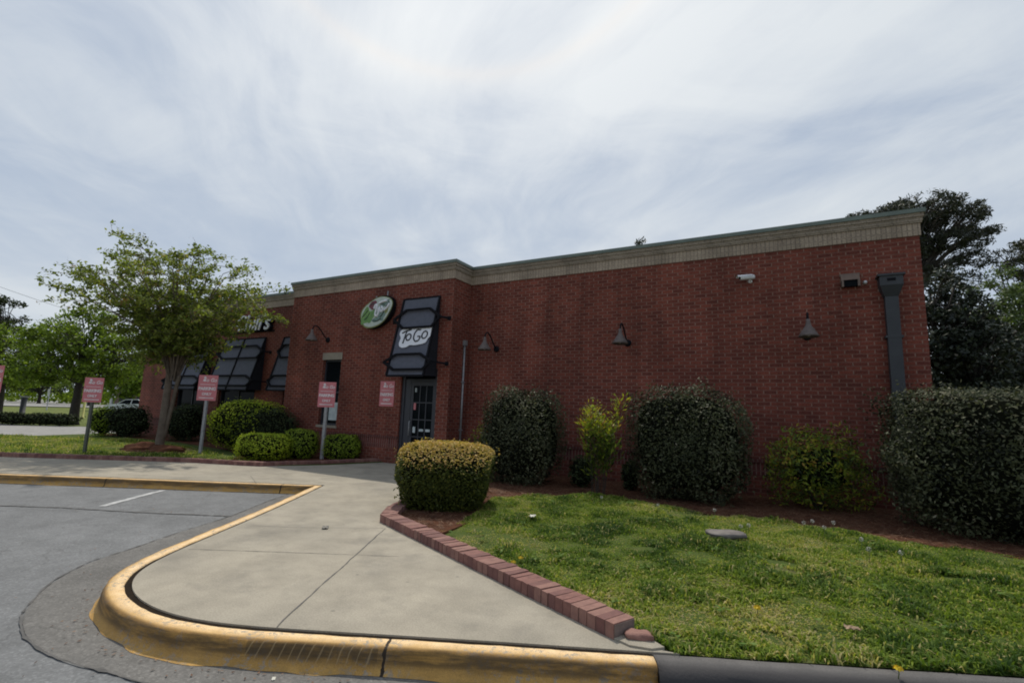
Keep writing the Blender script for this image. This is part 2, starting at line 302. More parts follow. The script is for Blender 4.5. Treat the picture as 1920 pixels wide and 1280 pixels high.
# ------------------------------------------------------------------ object helpers
def put(name, me, mat=None, parent=None):
    o = bpy.data.objects.new(name, me); COL.objects.link(o)
    if mat is not None:
        for q in (mat if isinstance(mat, (list, tuple)) else [mat]): me.materials.append(q)
    if parent is not None: o.parent = parent
    return o
def tag(o, label=None, cat=None, group=None, kind=None):
    if label: o['label'] = label
    if cat: o['category'] = cat
    if group: o['group'] = group
    if kind: o['kind'] = kind
    return o
def empty(name, loc, rz=0.0):
    o = bpy.data.objects.new(name, None); COL.objects.link(o); o.location = tuple(loc); o.rotation_euler = (0, 0, rz); o.empty_display_size = .2
    return o
def copy_tree(o, parent=None):
    c = o.copy(); COL.objects.link(c)
    if parent is not None: c.parent = parent
    for ch in list(o.children): copy_tree(ch, c)
    return c
class MB:
    """collects shapes; build() links them as one mesh object"""
    def __init__(s): s.v = []; s.f = []; s.uv = []; s.mi = []; s.sm = []
    def face(s, pts, uv=None, mi=0, smooth=False):
        b = len(s.v); s.v += [tuple(map(float, p)) for p in pts]; s.f.append(list(range(b, b+len(pts)))); s.uv.append(uv); s.mi.append(mi); s.sm.append(smooth)
    def box(s, x0, x1, y0, y1, z0, z1, skip='', mi=0):
        c = lambda a, b, d: ((x0, x1)[a], (y0, y1)[b], (z0, z1)[d])
        F = {'f': [(0,0,0),(1,0,0),(1,0,1),(0,0,1)], 'b': [(1,1,0),(0,1,0),(0,1,1),(1,1,1)], 'l': [(0,1,0),(0,0,0),(0,0,1),(0,1,1)],
             'r': [(1,0,0),(1,1,0),(1,1,1),(1,0,1)], 't': [(0,0,1),(1,0,1),(1,1,1),(0,1,1)], 'd': [(0,1,0),(1,1,0),(1,0,0),(0,0,0)]}
        for k, q in F.items():
            if k in skip: continue
            P = [c(*i) for i in q]
            if k in 'fb': uv = [(p[0], p[2]) for p in P]
            elif k in 'lr': uv = [(p[1], p[2]) for p in P]
            else: uv = [(p[0], p[1]) for p in P]
            s.face(P, uv, mi)
        return s
    def tube(s, pts, rad, n=8, caps=True, mi=0):
        pts = [np.array(p, float) for p in pts]; k = len(pts)
        if isinstance(rad, (int, float)): rad = [rad]*k
        T = [pts[min(i+1, k-1)]-pts[max(i-1, 0)] for i in range(k)]
        T = [t/(np.linalg.norm(t)+1e-9) for t in T]
        ref = np.array([0, 0, 1.]) if abs(T[0][2]) < .9 else np.array([1., 0, 0])
        a = np.cross(T[0], ref); a /= np.linalg.norm(a)
        b0 = len(s.v)
        for i in range(k):
            a = a - T[i]*(a@T[i]); a /= (np.linalg.norm(a)+1e-9); b = np.cross(T[i], a)
            for j in range(n):
                th = 2*math.pi*j/n; s.v.append(tuple(pts[i]+rad[i]*(a*math.cos(th)+b*math.sin(th))))
        for i in range(k-1):
            for j in range(n):
                q = [b0+i*n+j, b0+i*n+(j+1) % n, b0+(i+1)*n+(j+1) % n, b0+(i+1)*n+j]
                s.f.append(q); s.uv.append(None); s.mi.append(mi); s.sm.append(True)
        if caps:
            for i, rev in ((0, True), (k-1, False)):
                q = [b0+i*n+j for j in range(n)]
                s.f.append(q[::-1] if rev else q); s.uv.append(None); s.mi.append(mi); s.sm.append(False)
        return s
    def lathe(s, prof, c=(0, 0, 0), n=16, axis='z', mi=0):
        b0 = len(s.v); k = len(prof)
        for r, h in prof:
            for j in range(n):
                th = 2*math.pi*j/n; p = (r*math.cos(th), r*math.sin(th), h)
                if axis == 'y': p = (p[0], p[2], p[1])
                if axis == 'x': p = (p[2], p[0], p[1])
                s.v.append((p[0]+c[0], p[1]+c[1], p[2]+c[2]))
        for i in range(k-1):
            for j in range(n):
                s.f.append([b0+i*n+j, b0+i*n+(j+1) % n, b0+(i+1)*n+(j+1) % n, b0+(i+1)*n+j]); s.uv.append(None); s.mi.append(mi); s.sm.append(True)
        return s
    def bar(s, a, b, w, h, up=(0, 0, 1)):
        a = np.array(a, float); b = np.array(b, float); t = b-a; t /= np.linalg.norm(t); u = np.array(up, float); sd_ = np.cross(t, u); sd_ /= np.linalg.norm(sd_); u = np.cross(sd_, t)
        P = [p+sd_*i*w/2+u*j*h/2 for p in (a, b) for i, j in ((-1, -1), (1, -1), (1, 1), (-1, 1))]
        for q in ((0, 1, 5, 4), (1, 2, 6, 5), (2, 3, 7, 6), (3, 0, 4, 7), (3, 2, 1, 0), (4, 5, 6, 7)): s.face([P[i] for i in q])
        return s
    def prism(s, poly, z0, z1, mi=0):
        """poly in XY, extruded in z"""
        n = len(poly)
        s.face([(p[0], p[1], z1) for p in poly], [(p[0], p[1]) for p in poly], mi); s.face([(p[0], p[1], z0) for p in poly[::-1]], None, mi)
        L = 0
        for i in range(n):
            a, b = poly[i], poly[(i+1) % n]; d = math.dist(a[:2], b[:2])
            s.face([(a[0], a[1], z0), (b[0], b[1], z0), (b[0], b[1], z1), (a[0], a[1], z1)], [(L, z0), (L+d, z0), (L+d, z1), (L, z1)], mi); L += d
        return s
    def mesh(s, name):
        me = bpy.data.meshes.new(name); me.from_pydata(s.v, [], s.f)
        uvl = me.uv_layers.new(name='UVMap')
        for p, uv, mi, sm in zip(me.polygons, s.uv, s.mi, s.sm):
            p.material_index = mi; p.use_smooth = sm
            if uv:
                for li, q in zip(p.loop_indices, uv): uvl.data[li].uv = q
        me.update(); return me
    def build(s, name, mat, parent=None): return put(name, s.mesh(name), mat, parent)
def bevel(o, w=.004, seg=2):
    md = o.modifiers.new('bevel', 'BEVEL'); md.width = w; md.segments = seg; md.limit_method = 'ANGLE'; return o
def text_part(name, body, size, mat, parent, loc, rot, extrude=.004, shear=0.0, offset=0.0, align='CENTER', space=1.0, sx=1.0):
    cu = bpy.data.curves.new(name, 'FONT'); cu.body = body; cu.size = size; cu.extrude = extrude; cu.shear = shear; cu.offset = offset
    cu.align_x = align; cu.align_y = 'CENTER'; cu.space_character = space; cu.resolution_u = 4; cu.space_line = .9
    tmp = bpy.data.objects.new(name+'_curve', cu); COL.objects.link(tmp)
    dg = bpy.context.evaluated_depsgraph_get(); me = bpy.data.meshes.new_from_object(tmp.evaluated_get(dg)); me.name = name
    bpy.data.objects.remove(tmp); bpy.data.curves.remove(cu)
    me.materials.clear(); o = put(name, me, mat, parent); o.location = loc; o.rotation_euler = rot; o.scale = (sx, 1, 1)
    return o
def tris(poly):
    """triangulated flat polygon as bmesh-safe mesh"""
    return poly
def sheet(name, poly, z, mat, thick=0.0):
    bm = bmesh.new(); vs = [bm.verts.new((p[0], p[1], z)) for p in poly]; f = bm.faces.new(vs)
    if f.normal.z < 0: f.normal_flip()
    bm.normal_update()
    if thick:
        r = bmesh.ops.extrude_face_region(bm, geom=[f]); vv = [g for g in r['geom'] if isinstance(g, bmesh.types.BMVert)]
        for v in vv: v.co.z = z
        for v in vs: v.co.z = z-thick
    bmesh.ops.triangulate(bm, faces=bm.faces[:]); bmesh.ops.recalc_face_normals(bm, faces=bm.faces[:])
    me = bpy.data.meshes.new(name); bm.to_mesh(me); bm.free()
    return put(name, me, mat)
def struct(o): o['kind'] = 'structure'; return o
def resample(pts, step):
    P = np.array(pts, float); d = np.r_[0, np.cumsum(np.linalg.norm(np.diff(P, axis=0), axis=1))]; n = max(2, int(round(d[-1]/step))+1)
    q = np.linspace(0, d[-1], n); return np.stack([np.interp(q, d, P[:, i]) for i in range(P.shape[1])], 1)
def resample_n(pts, n):
    P = np.array(pts, float); d = np.r_[0, np.cumsum(np.linalg.norm(np.diff(P, axis=0), axis=1))]
    q = np.linspace(0, d[-1], n); return np.stack([np.interp(q, d, P[:, i]) for i in range(P.shape[1])], 1)
def smooth(P, k=3, it=4):
    P = P.copy()
    for _ in range(it):
        P[1:-1] = (P[:-2]+P[1:-1]*2+P[2:])/4
    return P
def offset_path(P, d):
    T = np.gradient(P, axis=0); 
    N = []
    for i in range(len(P)):
        a = P[i]-P[i-1] if i else P[1]-P[0]; b = P[i+1]-P[i] if i < len(P)-1 else P[i]-P[i-1]
        a = a/np.linalg.norm(a); b = b/np.linalg.norm(b); na = np.array([a[1], -a[0]]); nb = np.array([b[1], -b[0]]); n = na+nb; n /= np.linalg.norm(n)
        N.append(n/max(.5, n@na))
    return P+np.array(N)*d
def inside(poly, x, y):
    r = np.zeros(len(x), bool); n = len(poly)
    for i in range(n):
        x0, y0 = poly[i][:2]; x1, y1 = poly[(i+1) % n][:2]
        c = ((y0 > y) != (y1 > y)) & (x < (x1-x0)*(y-y0)/((y1-y0) if y1 != y0 else 1e-9)+x0)
        r ^= c
    return r

# ------------------------------------------------------------------ ground, kerbs, pavement
LOT = -.14
g = MB(); g.face([(-700, -700, -.17), (700, -700, -.17), (700, 700, -.17), (-700, 700, -.17)]); struct(g.build('ground', M['far_turf']))
FARDIR = np.array([.876, .483])
C0 = np.array([-7.18, 6.29])
far_left = C0-FARDIR*34
arc = smooth(resample(smooth(np.array([(-7.18, 6.29), (-6.62, 5.42), (-6.08, 4.60), (-5.56, 3.72), (-5.2, 3.08), (-4.93, 2.60), (-4.70, 2.29), (-4.50, 2.13), (-4.28, 2.03), (-4.03, 1.96), (-3.76, 1.935), (-3.47, 1.95), (-3.2, 2.02), (-2.84, 2.18), (-2.48, 2.36), (-2.12, 2.54), (-1.6, 2.79), (-1.07, 3.04), (-.75, 3.19)]), it=1), .06), it=10)
farp = resample([far_left, C0], .25)
kerb_path = np.vstack([farp[:-1], arc])
def kerb_sweep(path, prof, name, mat, seed=0, wob=0.0):
    r = np.random.default_rng(seed); s = np.r_[0, np.cumsum(np.linalg.norm(np.diff(path, axis=0), axis=1))]
    mb = MB(); ring = []
    lens = np.r_[0, np.cumsum([math.dist(prof[i], prof[i+1]) for i in range(len(prof)-1)])]
    ph = r.uniform(0, 6, 4)
    for k, (u, z) in enumerate(prof):
        w = np.zeros(len(path))
        if k == len(prof)-1 and wob: w = wob*np.clip(.35+.5*np.sin(s*2.3+ph[0])+.4*np.sin(s*7.1+ph[1])+.3*np.sin(s*17+ph[2]), 0, 2)
        n1_ = .0022*np.sin(s*9+ph[3]+k)+.0016*np.sin(s*23+k*2)+r.normal(0, .0012, len(path))
        O = np.array([offset_path(path, 1.0)[i]-path[i] for i in range(len(path))]) if k == 0 else O
        Q = path+O*(u+w+n1_)[:, None]
        ring.append(np.c_[Q, np.full(len(path), z)+(n1_*.6 if k > 2 and k < len(prof)-2 else 0)])
    for i in range(len(path)-1):
        for k in range(len(prof)-1):
            mb.face([ring[k][i], ring[k+1][i], ring[k+1][i+1], ring[k][i+1]], [(s[i], lens[k]), (s[i], lens[k+1]), (s[i+1], lens[k+1]), (s[i+1], lens[k])], 0, True)
    for e, rev in ((0, False), (len(path)-1, True)):
        P = [ring[k][e] for k in range(len(prof))]; mb.face(P[::-1] if rev else P, [(s[e], l) for l in lens])
    me = mb.mesh(name); bm = bmesh.new(); bm.from_mesh(me); bmesh.ops.remove_doubles(bm, verts=bm.verts, dist=.0004); bmesh.ops.recalc_face_normals(bm, faces=bm.faces); bm.to_mesh(me); bm.free()
    return put(name, me, mat), s
prof = [(.042, -.08), (.044, -.010), (.055, -.001), (.10, .001), (.138, .0), (.155, -.004), (.167, -.014), (.174, -.032), (.180, -.075), (.192, -.122), (.212, -.1345)]
slen = np.r_[0, np.cumsum(np.linalg.norm(np.diff(kerb_path, axis=0), axis=1))]
def s_at(p): return float(slen[np.argmin(np.linalg.norm(kerb_path-np.array(p)[:2], axis=1))])
j_far, j_near = s_at(ground(243, 892)), s_at(ground(738, 1188))
M['kerb_yellow'] = kerb_mat('worn yellow kerb paint', True, [j_far, j_near, j_far-6.1, j_far+3.05])
M['kerb_grey'] = kerb_mat('tar stained kerb', False, [2.6])
ky, _ = kerb_sweep(kerb_path, prof, 'kerb', M['kerb_yellow'], 1, .032); struct(ky)
kg_path = smooth(resample([(-.745, 3.192), (.2, 3.645), (1.13, 4.09), (3, 4.98), (9, 7.8)], .12), it=3)
kg, _ = kerb_sweep(kg_path, [(.0, -.08), (.004, -.012), (.03, .0), (.11, .002), (.155, -.010), (.185, -.03), (.20, -.06), (.22, -.115), (.24, -.137)], 'kerb', M['kerb_grey'], 2); struct(kg)
# parking lot
lot = MB(); lot.face([(-60, -40, LOT), (40, -40, LOT), (40, 30, LOT), (-60, 30, LOT)])
LOTP = [(-36, -9.9), *[tuple(p) for p in offset_path(kerb_path, .03)], *[tuple(p) for p in kg_path[1:]], (14, 8), (14, -14), (-36, -14)]
struct(sheet('parking_lot', LOTP, LOT, M['asphalt']))
def ribbon(name, pts, w, z, mat, wob=.15, seed=0):
    r = np.random.default_rng(seed); P = smooth(resample(pts, .05), it=3); n = len(P); mb = MB()
    ww = w*(1+wob*r.standard_normal(n)); jw = min(w*.5, .008); P = P + np.c_[smooth(r.standard_normal(n)*jw, it=2), smooth(r.standard_normal(n)*jw, it=2)]
    L, R_ = [], []
    T = np.gradient(P, axis=0); T /= np.linalg.norm(T, axis=1)[:, None]; N = np.c_[-T[:, 1], T[:, 0]]
    for i in range(n-1):
        mb.face([(*(P[i]-N[i]*ww[i]/2), z), (*(P[i+1]-N[i+1]*ww[i+1]/2), z), (*(P[i+1]+N[i+1]*ww[i+1]/2), z), (*(P[i]+N[i]*ww[i]/2), z)])
    return struct(mb.build(name, mat))
def gl(*pts, z=LOT): return [ground(x, y, z)[:2] for x, y in pts]
arc_px = gl((300, 1290), (200, 1262), (120, 1240), (60, 1212), (36, 1180), (42, 1150), (75, 1108), (120, 1077), (170, 1052), (250, 1028), (330, 1000), (432, 968), (500, 940), (548, 924))
patch_in = [tuple(p) for p in offset_path(arc, .20)]
patch_poly = [tuple(p) for p in smooth(resample(arc_px, .2), it=2)] + [p for p in patch_in[::3] if p[1] < 5.95] + [tuple(p) for p in offset_path(arc, .62)[::-1][:26:4]]
struct(sheet('gutter_apron', patch_poly, LOT+.0035, M['asphalt_patch']))
ribbon('asphalt_seam', arc_px, .013, LOT+.008, M['seam'], .5, 3)
M['gap'] = plain('dirt filled expansion joint', (.028, .020, .014), (.018, .014, .011), 1.0, 30, spec=.05)
gap_path = offset_path(kerb_path, .026)
mb = MB()
_a, _b = offset_path(kerb_path, -.004), offset_path(kerb_path, .058)
for i in range(len(kerb_path)-1): mb.face([(*_a[i], -.012), (*_b[i], -.012), (*_b[i+1], -.012), (*_a[i+1], -.012)])
struct(mb.build('expansion_joint', M['gap']))
ribbon('asphalt_seam', gl((-60, 946), (120, 952), (250, 960), (432, 968)), .035, LOT+.007, M['seam'], .4, 4)
ribbon('parking_line', gl((190, 949.5), (245, 935), (306, 919)), .10, LOT+.006, M['paint_white'], .06, 5)
ribbon('parking_line', gl((-60, 960), (-140, 985)), .10, LOT+.006, M['paint_white'], .06, 6)
# walkway
EDGE_R = [(-.985, 3.215), (-4.40, 4.74), (-4.66, 5.14), (-5.5, 7.2), (-7.05, 10.45)]
EDGE_L = [(-9.22, 9.9), (-9.72, 8.35), (-10.30, 7.18), (-10.75, 6.98), (-11.9, 6.58), (-15.3, 4.45), (-36, -6.6)]
walk = [tuple(p) for p in kerb_path] + [(-.60, 3.26), *EDGE_R[:], (-7.2, 10.6), (-8.9, 10.6), *EDGE_L]
struct(sheet('pavement', walk, 0.0, M['conc'], .1))
def joint(pts, w, seed): return ribbon('pavement_joint', [ground(x, y)[:2] for x, y in pts], w, .003, M['seam'], .25, seed)
joint([(722, 990), (517, 1175)], .010, 8)
joint([(352, 1029), (560, 1036), (748, 1043)], .006, 9)
joint([(478, 985), (560, 989), (720, 990)], .005, 10)
joint([(470, 892), (480, 906)], .006, 12)
joint([(120, 870), (60, 889)], .006, 13)

# ------------------------------------------------------------------ lawn, beds
def bumpz(x, y):
    return .035*np.sin(x*.9+1)*np.cos(y*1.1)+.02*np.sin(x*2.3+y*1.7)+.012*np.sin(x*5.1-y*4.3)
LAWN_FRONT = [(-3.45, 4.62), (-.90, 3.40), (-.62, 3.27), (.2, 3.66), (1.13, 4.11), (3, 5.0), (9, 7.82)]
LAWN_BACK = [(-3.50, 4.75), (-3.62, 5.6), (-4.12, 7.0), (-3.70, 7.75), (-2.5, 8.12), (-1.64, 8.1), (-.5, 8.1), (.72, 7.9), (1.7, 7.75), (2.3, 7.65), (5, 7.75), (9, 9.5)]
def ruled(name, A, B, nu, nv, zf, mat):
    A = resample_n(A, nu); B = resample_n(B, nu); V = []
    for j in range(nv):
        t = j/(nv-1); P = A*(1-t)+B*t
        zz_ = zf(P[:, 0], P[:, 1], t); V += [(p[0], p[1], z) for p, z in zip(P, zz_)]
    F = [(j*nu+i, j*nu+i+1, (j+1)*nu+i+1, (j+1)*nu+i) for j in range(nv-1) for i in range(nu-1)]
    me = bpy.data.meshes.new(name); me.from_pydata(V, [], F)
    for p in me.polygons: p.use_smooth = True
    return put(name, me, mat)
def lawn_z(x, y, t=None):
    # the lawn is level with the kerb in front and swells a little behind it
    fd = np.clip((y-(3.55+.477*x))*.9, 0, 3)
    ed = np.clip((y-(4.95-.448*(x+4.0)))/.8, 0, 1)
    return -.012+np.minimum(fd/1.2, 1)*ed*(.05+bumpz(x, y))
struct(ruled('lawn', LAWN_FRONT, LAWN_BACK, 110, 50, lawn_z, M['turf']))
mulch_poly = [(-4.30, 4.86), (-4.52, 5.2), (-5.36, 7.2), (-6.9, 10.42), (-6.9, 10.6), (6, 10.6), (9, 10.6), (9, 9.0), (5, 7.65), (2.3, 7.55), (.72, 7.8), (-1.6, 8.0), (-3.3, 7.9), (-3.98, 7.0), (-3.5, 5.6), (-3.40, 4.50)]
struct(sheet('mulch_bed', mulch_poly, .018, M['mulch'], .1))
tag(bpy.data.objects['mulch_bed'], 'reddish brown pine straw mulch under the shrubs along the brick wall')
LAWN_L = [(-10.2, 7.4), (-10.75, 7.18), (-11.9, 6.78), (-15.3, 4.66), (-36, -6.4), (-40, -2), (-28.0, 4.0), (-22.8, 7.0), (-24.0, 10.5), (-13.4, 10.6), (-13.4, 9.83), (-9.15, 9.83), (-9.6, 8.4)]
struct(sheet('grass_strip', LAWN_L, .015, M['turf'], .1))
struct(sheet('shrub_bed', [(-13.3, 9.83), (-9.25, 9.83), (-9.62, 8.45), (-10.28, 7.36), (-11.6, 7.3), (-12.6, 8.1), (-14.2, 8.8), (-18, 9.3), (-23, 9.0), (-23.3, 10.6), (-13.4, 10.6)], .023, M['mulch']))
# driveway behind the grass strip, grass and far lot
def strip(name, px0, px1, z, mat):   # band between two image rows, far to the left
    A = [ground(-900, px0+(-900)*.036, z), ground(330, px0+330*.036, z)]; B = [ground(330, px1+330*.036, z), ground(-900, px1-900*.036, z)]
    return struct(sheet(name, [A[0][:2], A[1][:2], B[0][:2], B[1][:2]], z, mat))
DW = [(-22.4, 7.4), (-27.6, 4.4), (-48, -7.2), (-60, 6), (-45, 8), (-31.8, 9.5), (-30, 11.5), (-32, 30), (-24.5, 30), (-24, 10.5)]
struct(sheet('driveway', DW, -.02, M['asphalt_pale']))
struct(sheet('far_parking_lot', [tuple(at0) for at0 in (ground(-500, 748.5)[:2], ground(420, 768)[:2], ground(420, 764)[:2]*3.2, ground(-500, 741)[:2]*1.6)], -.06, M['asphalt_pale']))

# brick edgings: one thing each, bricks modelled one by one in a single mesh
def brick_border(name, path, width, height, label, side=1, pitch=.078, gap=.007, mats=None):
    P = resample(path, pitch); mb = MB(); r = np.random.default_rng(len(path)+int(abs(P[0, 0])*7))
    t0 = P[-1]
    for i in range(len(P)-1):
        a, b = P[i], P[i+1]; t = (b-a); L = np.linalg.norm(t); t = t/L; n = np.array([-t[1], t[0]])*side
        g_ = gap/2; j = r.normal(0, .0022, 4); hz = height+r.normal(0, .0025)
        q = [a+t*g_+n*j[0], b-t*g_+n*j[1], b-t*g_+n*(width+j[2]), a+t*g_+n*(width+j[3])]
        if side < 0: q = q[::-1]
        tilt = r.normal(0, .002, 4)
        z0 = -.02
        top = [(q[k][0], q[k][1], hz+tilt[k]) for k in range(4)]; bot = [(q[k][0], q[k][1], z0) for k in range(4)]
        mi = int(r.integers(0, 3))
        mb.face(top, None, mi)
        for k in range(4): mb.face([bot[k], bot[(k+1) % 4], top[(k+1) % 4], top[k]], None, mi)
        mm_ = [a-t*.002+n*.006, b+t*.002+n*.006, b+t*.002+n*(width-.006), a-t*.002+n*(width-.006)]
        if side < 0: mm_ = mm_[::-1]
        zt = height-.008
        tp = [(p[0], p[1], zt) for p in mm_]; bt = [(p[0], p[1], z0) for p in mm_]
        mb.face(tp, None, 3)
        for k in range(4): mb.face([bt[k], bt[(k+1) % 4], tp[(k+1) % 4], tp[k]], None, 3)
    o = mb.build(name, [M['eb1'], M['eb2'], M['eb3'], M['emortar']]); bevel(o, .004, 2)
    return tag(o, label, 'brick edging')
M['eb1'] = plain('edging brick', (.23, .105, .085), (.17, .075, .062), .85, 20, bump=.3)
M['eb2'] = plain('edging brick dark', (.18, .08, .068), (.135, .06, .052), .85, 20, bump=.3)
M['eb3'] = plain('edging brick pale', (.27, .14, .11), (.21, .105, .085), .85, 20, bump=.3)
M['emortar'] = plain('edging mortar', (.20, .15, .13), (.15, .115, .10), .95, 30)
brick_border('brick_edging', EDGE_R, .20, .092, 'low pinkish brick edging between the walkway and the near lawn', side=-1)
brick_border('brick_edging', EDGE_L[:-1]+[(-30, -3.4)], .20, .085, 'low dark brick edging along the grass strip with the red signs', side=-1)

# ------------------------------------------------------------------ the brick building
WY, BY = 10.6, 9.83                # main wall and projecting bay fronts
XL, XB0, XB1, XR = -23.6, -13.33, -7.19, 2.19
TOP = 5.18
building = empty('brick_restaurant', (-8, 12, 0)); building.location = (0, 0, 0)
tag(building, 'long single storey red brick restaurant with tan brick cornice', 'building')
def wall_grid(mb, x0, x1, z0, z1, y, holes, depth):
    xs = sorted({x0, x1, *[v for h in holes for v in h[:2]]}); zs = sorted({z0, z1, *[v for h in holes for v in h[2:4]]})
    for i in range(len(xs)-1):
        for k in range(len(zs)-1):
            cx_, cz_ = (xs[i]+xs[i+1])/2, (zs[k]+zs[k+1])/2
            if any(h[0] < cx_ < h[1] and h[2] < cz_ < h[3] for h in holes): continue
            P = [(xs[i], y, zs[k]), (xs[i+1], y, zs[k]), (xs[i+1], y, zs[k+1]), (xs[i], y, zs[k+1])]; mb.face(P, [(p[0], p[2]) for p in P])
    for a, b, c, d in holes:
        mb.face([(a, y, c), (a, y+depth, c), (a, y+depth, d), (a, y, d)], [(y, c), (y+depth, c), (y+depth, d), (y, d)])
        mb.face([(b, y+depth, c), (b, y, c), (b, y, d), (b, y+depth, d)], [(y+depth, c), (y, c), (y, d), (y+depth, d)])
        mb.face([(a, y+depth, d), (b, y+depth, d), (b, y, d), (a, y, d)], [(a, y+depth), (b, y+depth), (b, y), (a, y)])
        mb.face([(a, y, c), (b, y, c), (b, y+depth, c), (a, y+depth, c)], [(a, y), (b, y), (b, y+depth), (a, y+depth)])
WIN_B = (-11.74, -11.0, .86, 2.72); DOOR = (-8.72, -7.56, 0.0, 2.42)
WW1 = (-18.05, -15.95, .75, 3.3); WW0 = (-20.9, -18.9, .75, 3.3); WW2 = (-14.45, -13.55, .75, 3.3)
zt = TOP-.47
w = MB()
wall_grid(w, XB1, XR, -.1, zt, WY, [], .2)
wall_grid(w, XL, XB0, -.1, zt, WY, [WW0, WW1, WW2], .16)
wall_grid(w, XB0, XB1, -.1, zt, BY, [WIN_B, DOOR], .16)
for x, s in ((XB0, -1), (XB1, 1)):
    P = [(x, BY, -.1), (x, WY, -.1), (x, WY, zt), (x, BY, zt)]; P = P if s > 0 else P[::-1]; w.face(P, [(p[1]+.11, p[2]) for p in P])
for x, s in ((XL, -1), (XR, 1)):
    P = [(x, WY, -.1), (x, WY+16, -.1), (x, WY+16, zt), (x, WY, zt)]; P = P if s > 0 else P[::-1]; w.face(P, [(p[1]+.07, p[2]) for p in P])
P = [(XR, WY+16, -.1), (XL, WY+16, -.1), (XL, WY+16, zt), (XR, WY+16, zt)]; w.face(P, [(p[0], p[2]) for p in P])
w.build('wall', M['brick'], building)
mb = MB(); mb.face([(XL, WY, zt+.2), (XR, WY, zt+.2), (XR, WY+16, zt+.2), (XL, WY+16, zt+.2)]); mb.face([(XB0, BY, zt+.2), (XB1, BY, zt+.2), (XB1, WY, zt+.2), (XB0, WY, zt+.2)]); mb.build('roof', M['roof'], building)
def band(name, mat, z0, z1, pr_, skipdoor=False, only=None):
    """strip running round the fronts, standing pr_ proud of the brick"""
    path = [(XL, WY+16), (XL, WY), (XB0, WY), (XB0, BY), (XB1, BY), (XB1, WY), (XR, WY), (XR, WY+16)]
    O = offset_path(np.array(path, float), pr_)
    # offset_path assumes gentle bends: build exact mitres instead
    O = []
    for i, p in enumerate(path):
        a = np.array(path[i])-np.array(path[i-1]) if i else np.array(path[1])-np.array(path[0])
        b = np.array(path[i+1])-np.array(path[i]) if i < len(path)-1 else a
        a = a/np.linalg.norm(a); b = b/np.linalg.norm(b); na = np.array([a[1], -a[0]]); nb = np.array([b[1], -b[0]])
        O.append(np.array(p)+(na*pr_ if i in (0, len(path)-1) else (na+nb)*pr_))
    mb = MB(); I = [np.array(p) for p in path]; L = 0
    for i in range(len(path)-1):
        segs = [(O[i], O[i+1], I[i], I[i+1])]
        if skipdoor and i == 3:
            a, b = O[3], O[4]; t = lambda x: (x-a[0])/(b[0]-a[0])
            m1, m2 = DOOR[0], DOOR[1]
            segs = [(a, np.array([m1, a[1]]), I[3], np.array([m1, I[3][1]])), (np.array([m2, a[1]]), b, np.array([m2, I[3][1]]), I[4])]
        for o0, o1, i0, i1 in segs:
            d = np.linalg.norm(o1-o0)
            mb.face([(*o0, z0), (*o1, z0), (*o1, z1), (*o0, z1)], [(L, z0), (L+d, z0), (L+d, z1), (L, z1)])
            mb.face([(*o0, z1), (*o1, z1), (*i1, z1), (*i0, z1)], [(L, 0), (L+d, 0), (L+d, pr_), (L, pr_)])
            mb.face([(*i0, z0), (*i1, z0), (*o1, z0), (*o0, z0)], [(L, 0), (L+d, 0), (L+d, pr_), (L, pr_)])
            if skipdoor and i == 3:
                mb.face([(*i0, z0), (*o0, z0), (*o0, z1), (*i0, z1)], [(0, z0)]*4); mb.face([(*o1, z0), (*i1, z0), (*i1, z1), (*o1, z1)], [(0, z0)]*4)
            L += d
    return mb.build(name, mat, building)
co = empty('cornice', (0, 0, 0)); co.parent = building
def cband(name, mat, z0, z1, pr_):
    o = band(name, mat, z0, z1, pr_); o.parent = co; return o
cband('soldier_course', M['tan_soldier'], zt-.0, TOP-.245, .022)
cband('shadow_gap', M['tan_brick'], TOP-.245, TOP-.215, .045)
cband('upper_course', M['tan_brick'], TOP-.215, TOP-.145, .055)
cband('top_course', M['tan_brick'], TOP-.145, TOP-.075, .075)
cband('coping', M['coping'], TOP-.075, TOP, .10)
band('sill_band', M['ledge_brick'], .625, .69, .028, True)
band('soldier_base', M['soldier'], .385, .625, .006, True)
# bay window, door and wing windows
def window(rect, y, cols, rows, lintel=False):
    a, b, c, d = rect
    f = MB(); t = .05; yy = y+.09
    f.box(a, a+t, yy, yy+.06, c, d).box(b-t, b, yy, yy+.06, c, d).box(a+t, b-t, yy, yy+.06, d-t, d).box(a+t, b-t, yy, yy+.06, c, c+t)
    for i in range(1, cols): x = a+(b-a)*i/cols; f.box(x-.018, x+.018, yy+.004, yy+.056, c+t, d-t)
    for i in range(1, rows):
        z = c+(d-c)*i/rows
        for k in range(cols):
            x0 = a+(b-a)*k/cols+(.018 if k else t); x1 = a+(b-a)*(k+1)/cols-(.018 if k < cols-1 else t); f.box(x0, x1, yy+.006, yy+.054, z-.018, z+.018)
    wo = f.build('window', M['frame'], building)
    p = MB(); p.face([(a, yy+.035, c), (b, yy+.035, c), (b, yy+.035, d), (a, yy+.035, d)]); p.build('pane', M['glass'], wo)
    if lintel:
        l = MB(); l.box(a-.03, b+.03, y-.012, y+.1, d, d+.20); l.build('lintel', M['limestone'], wo)
        l = MB(); l.box(a-.04, b+.04, y-.035, y+.1, c-.07, c); l.build('sill', M['limestone'], wo)
    return wo
wb = window(WIN_B, BY, 1, 2, True)
pp = MB(); pp.box(-11.45, -11.12, BY+.105, BY+.112, 1.0, 1.5); pp.build('poster', M['paper'], wb)
for r_ in (WW0, WW1, WW2): window(r_, WY, 2 if r_ != WW2 else 1, 2)
d_ = MB(); a, b, c, dd = DOOR
y0 = BY+.05
d_.box(a, a+.09, y0, y0+.10, c, dd).box(b-.09, b, y0, y0+.10, c, dd).box(a+.09, b-.09, y0, y0+.10, dd-.08, dd)
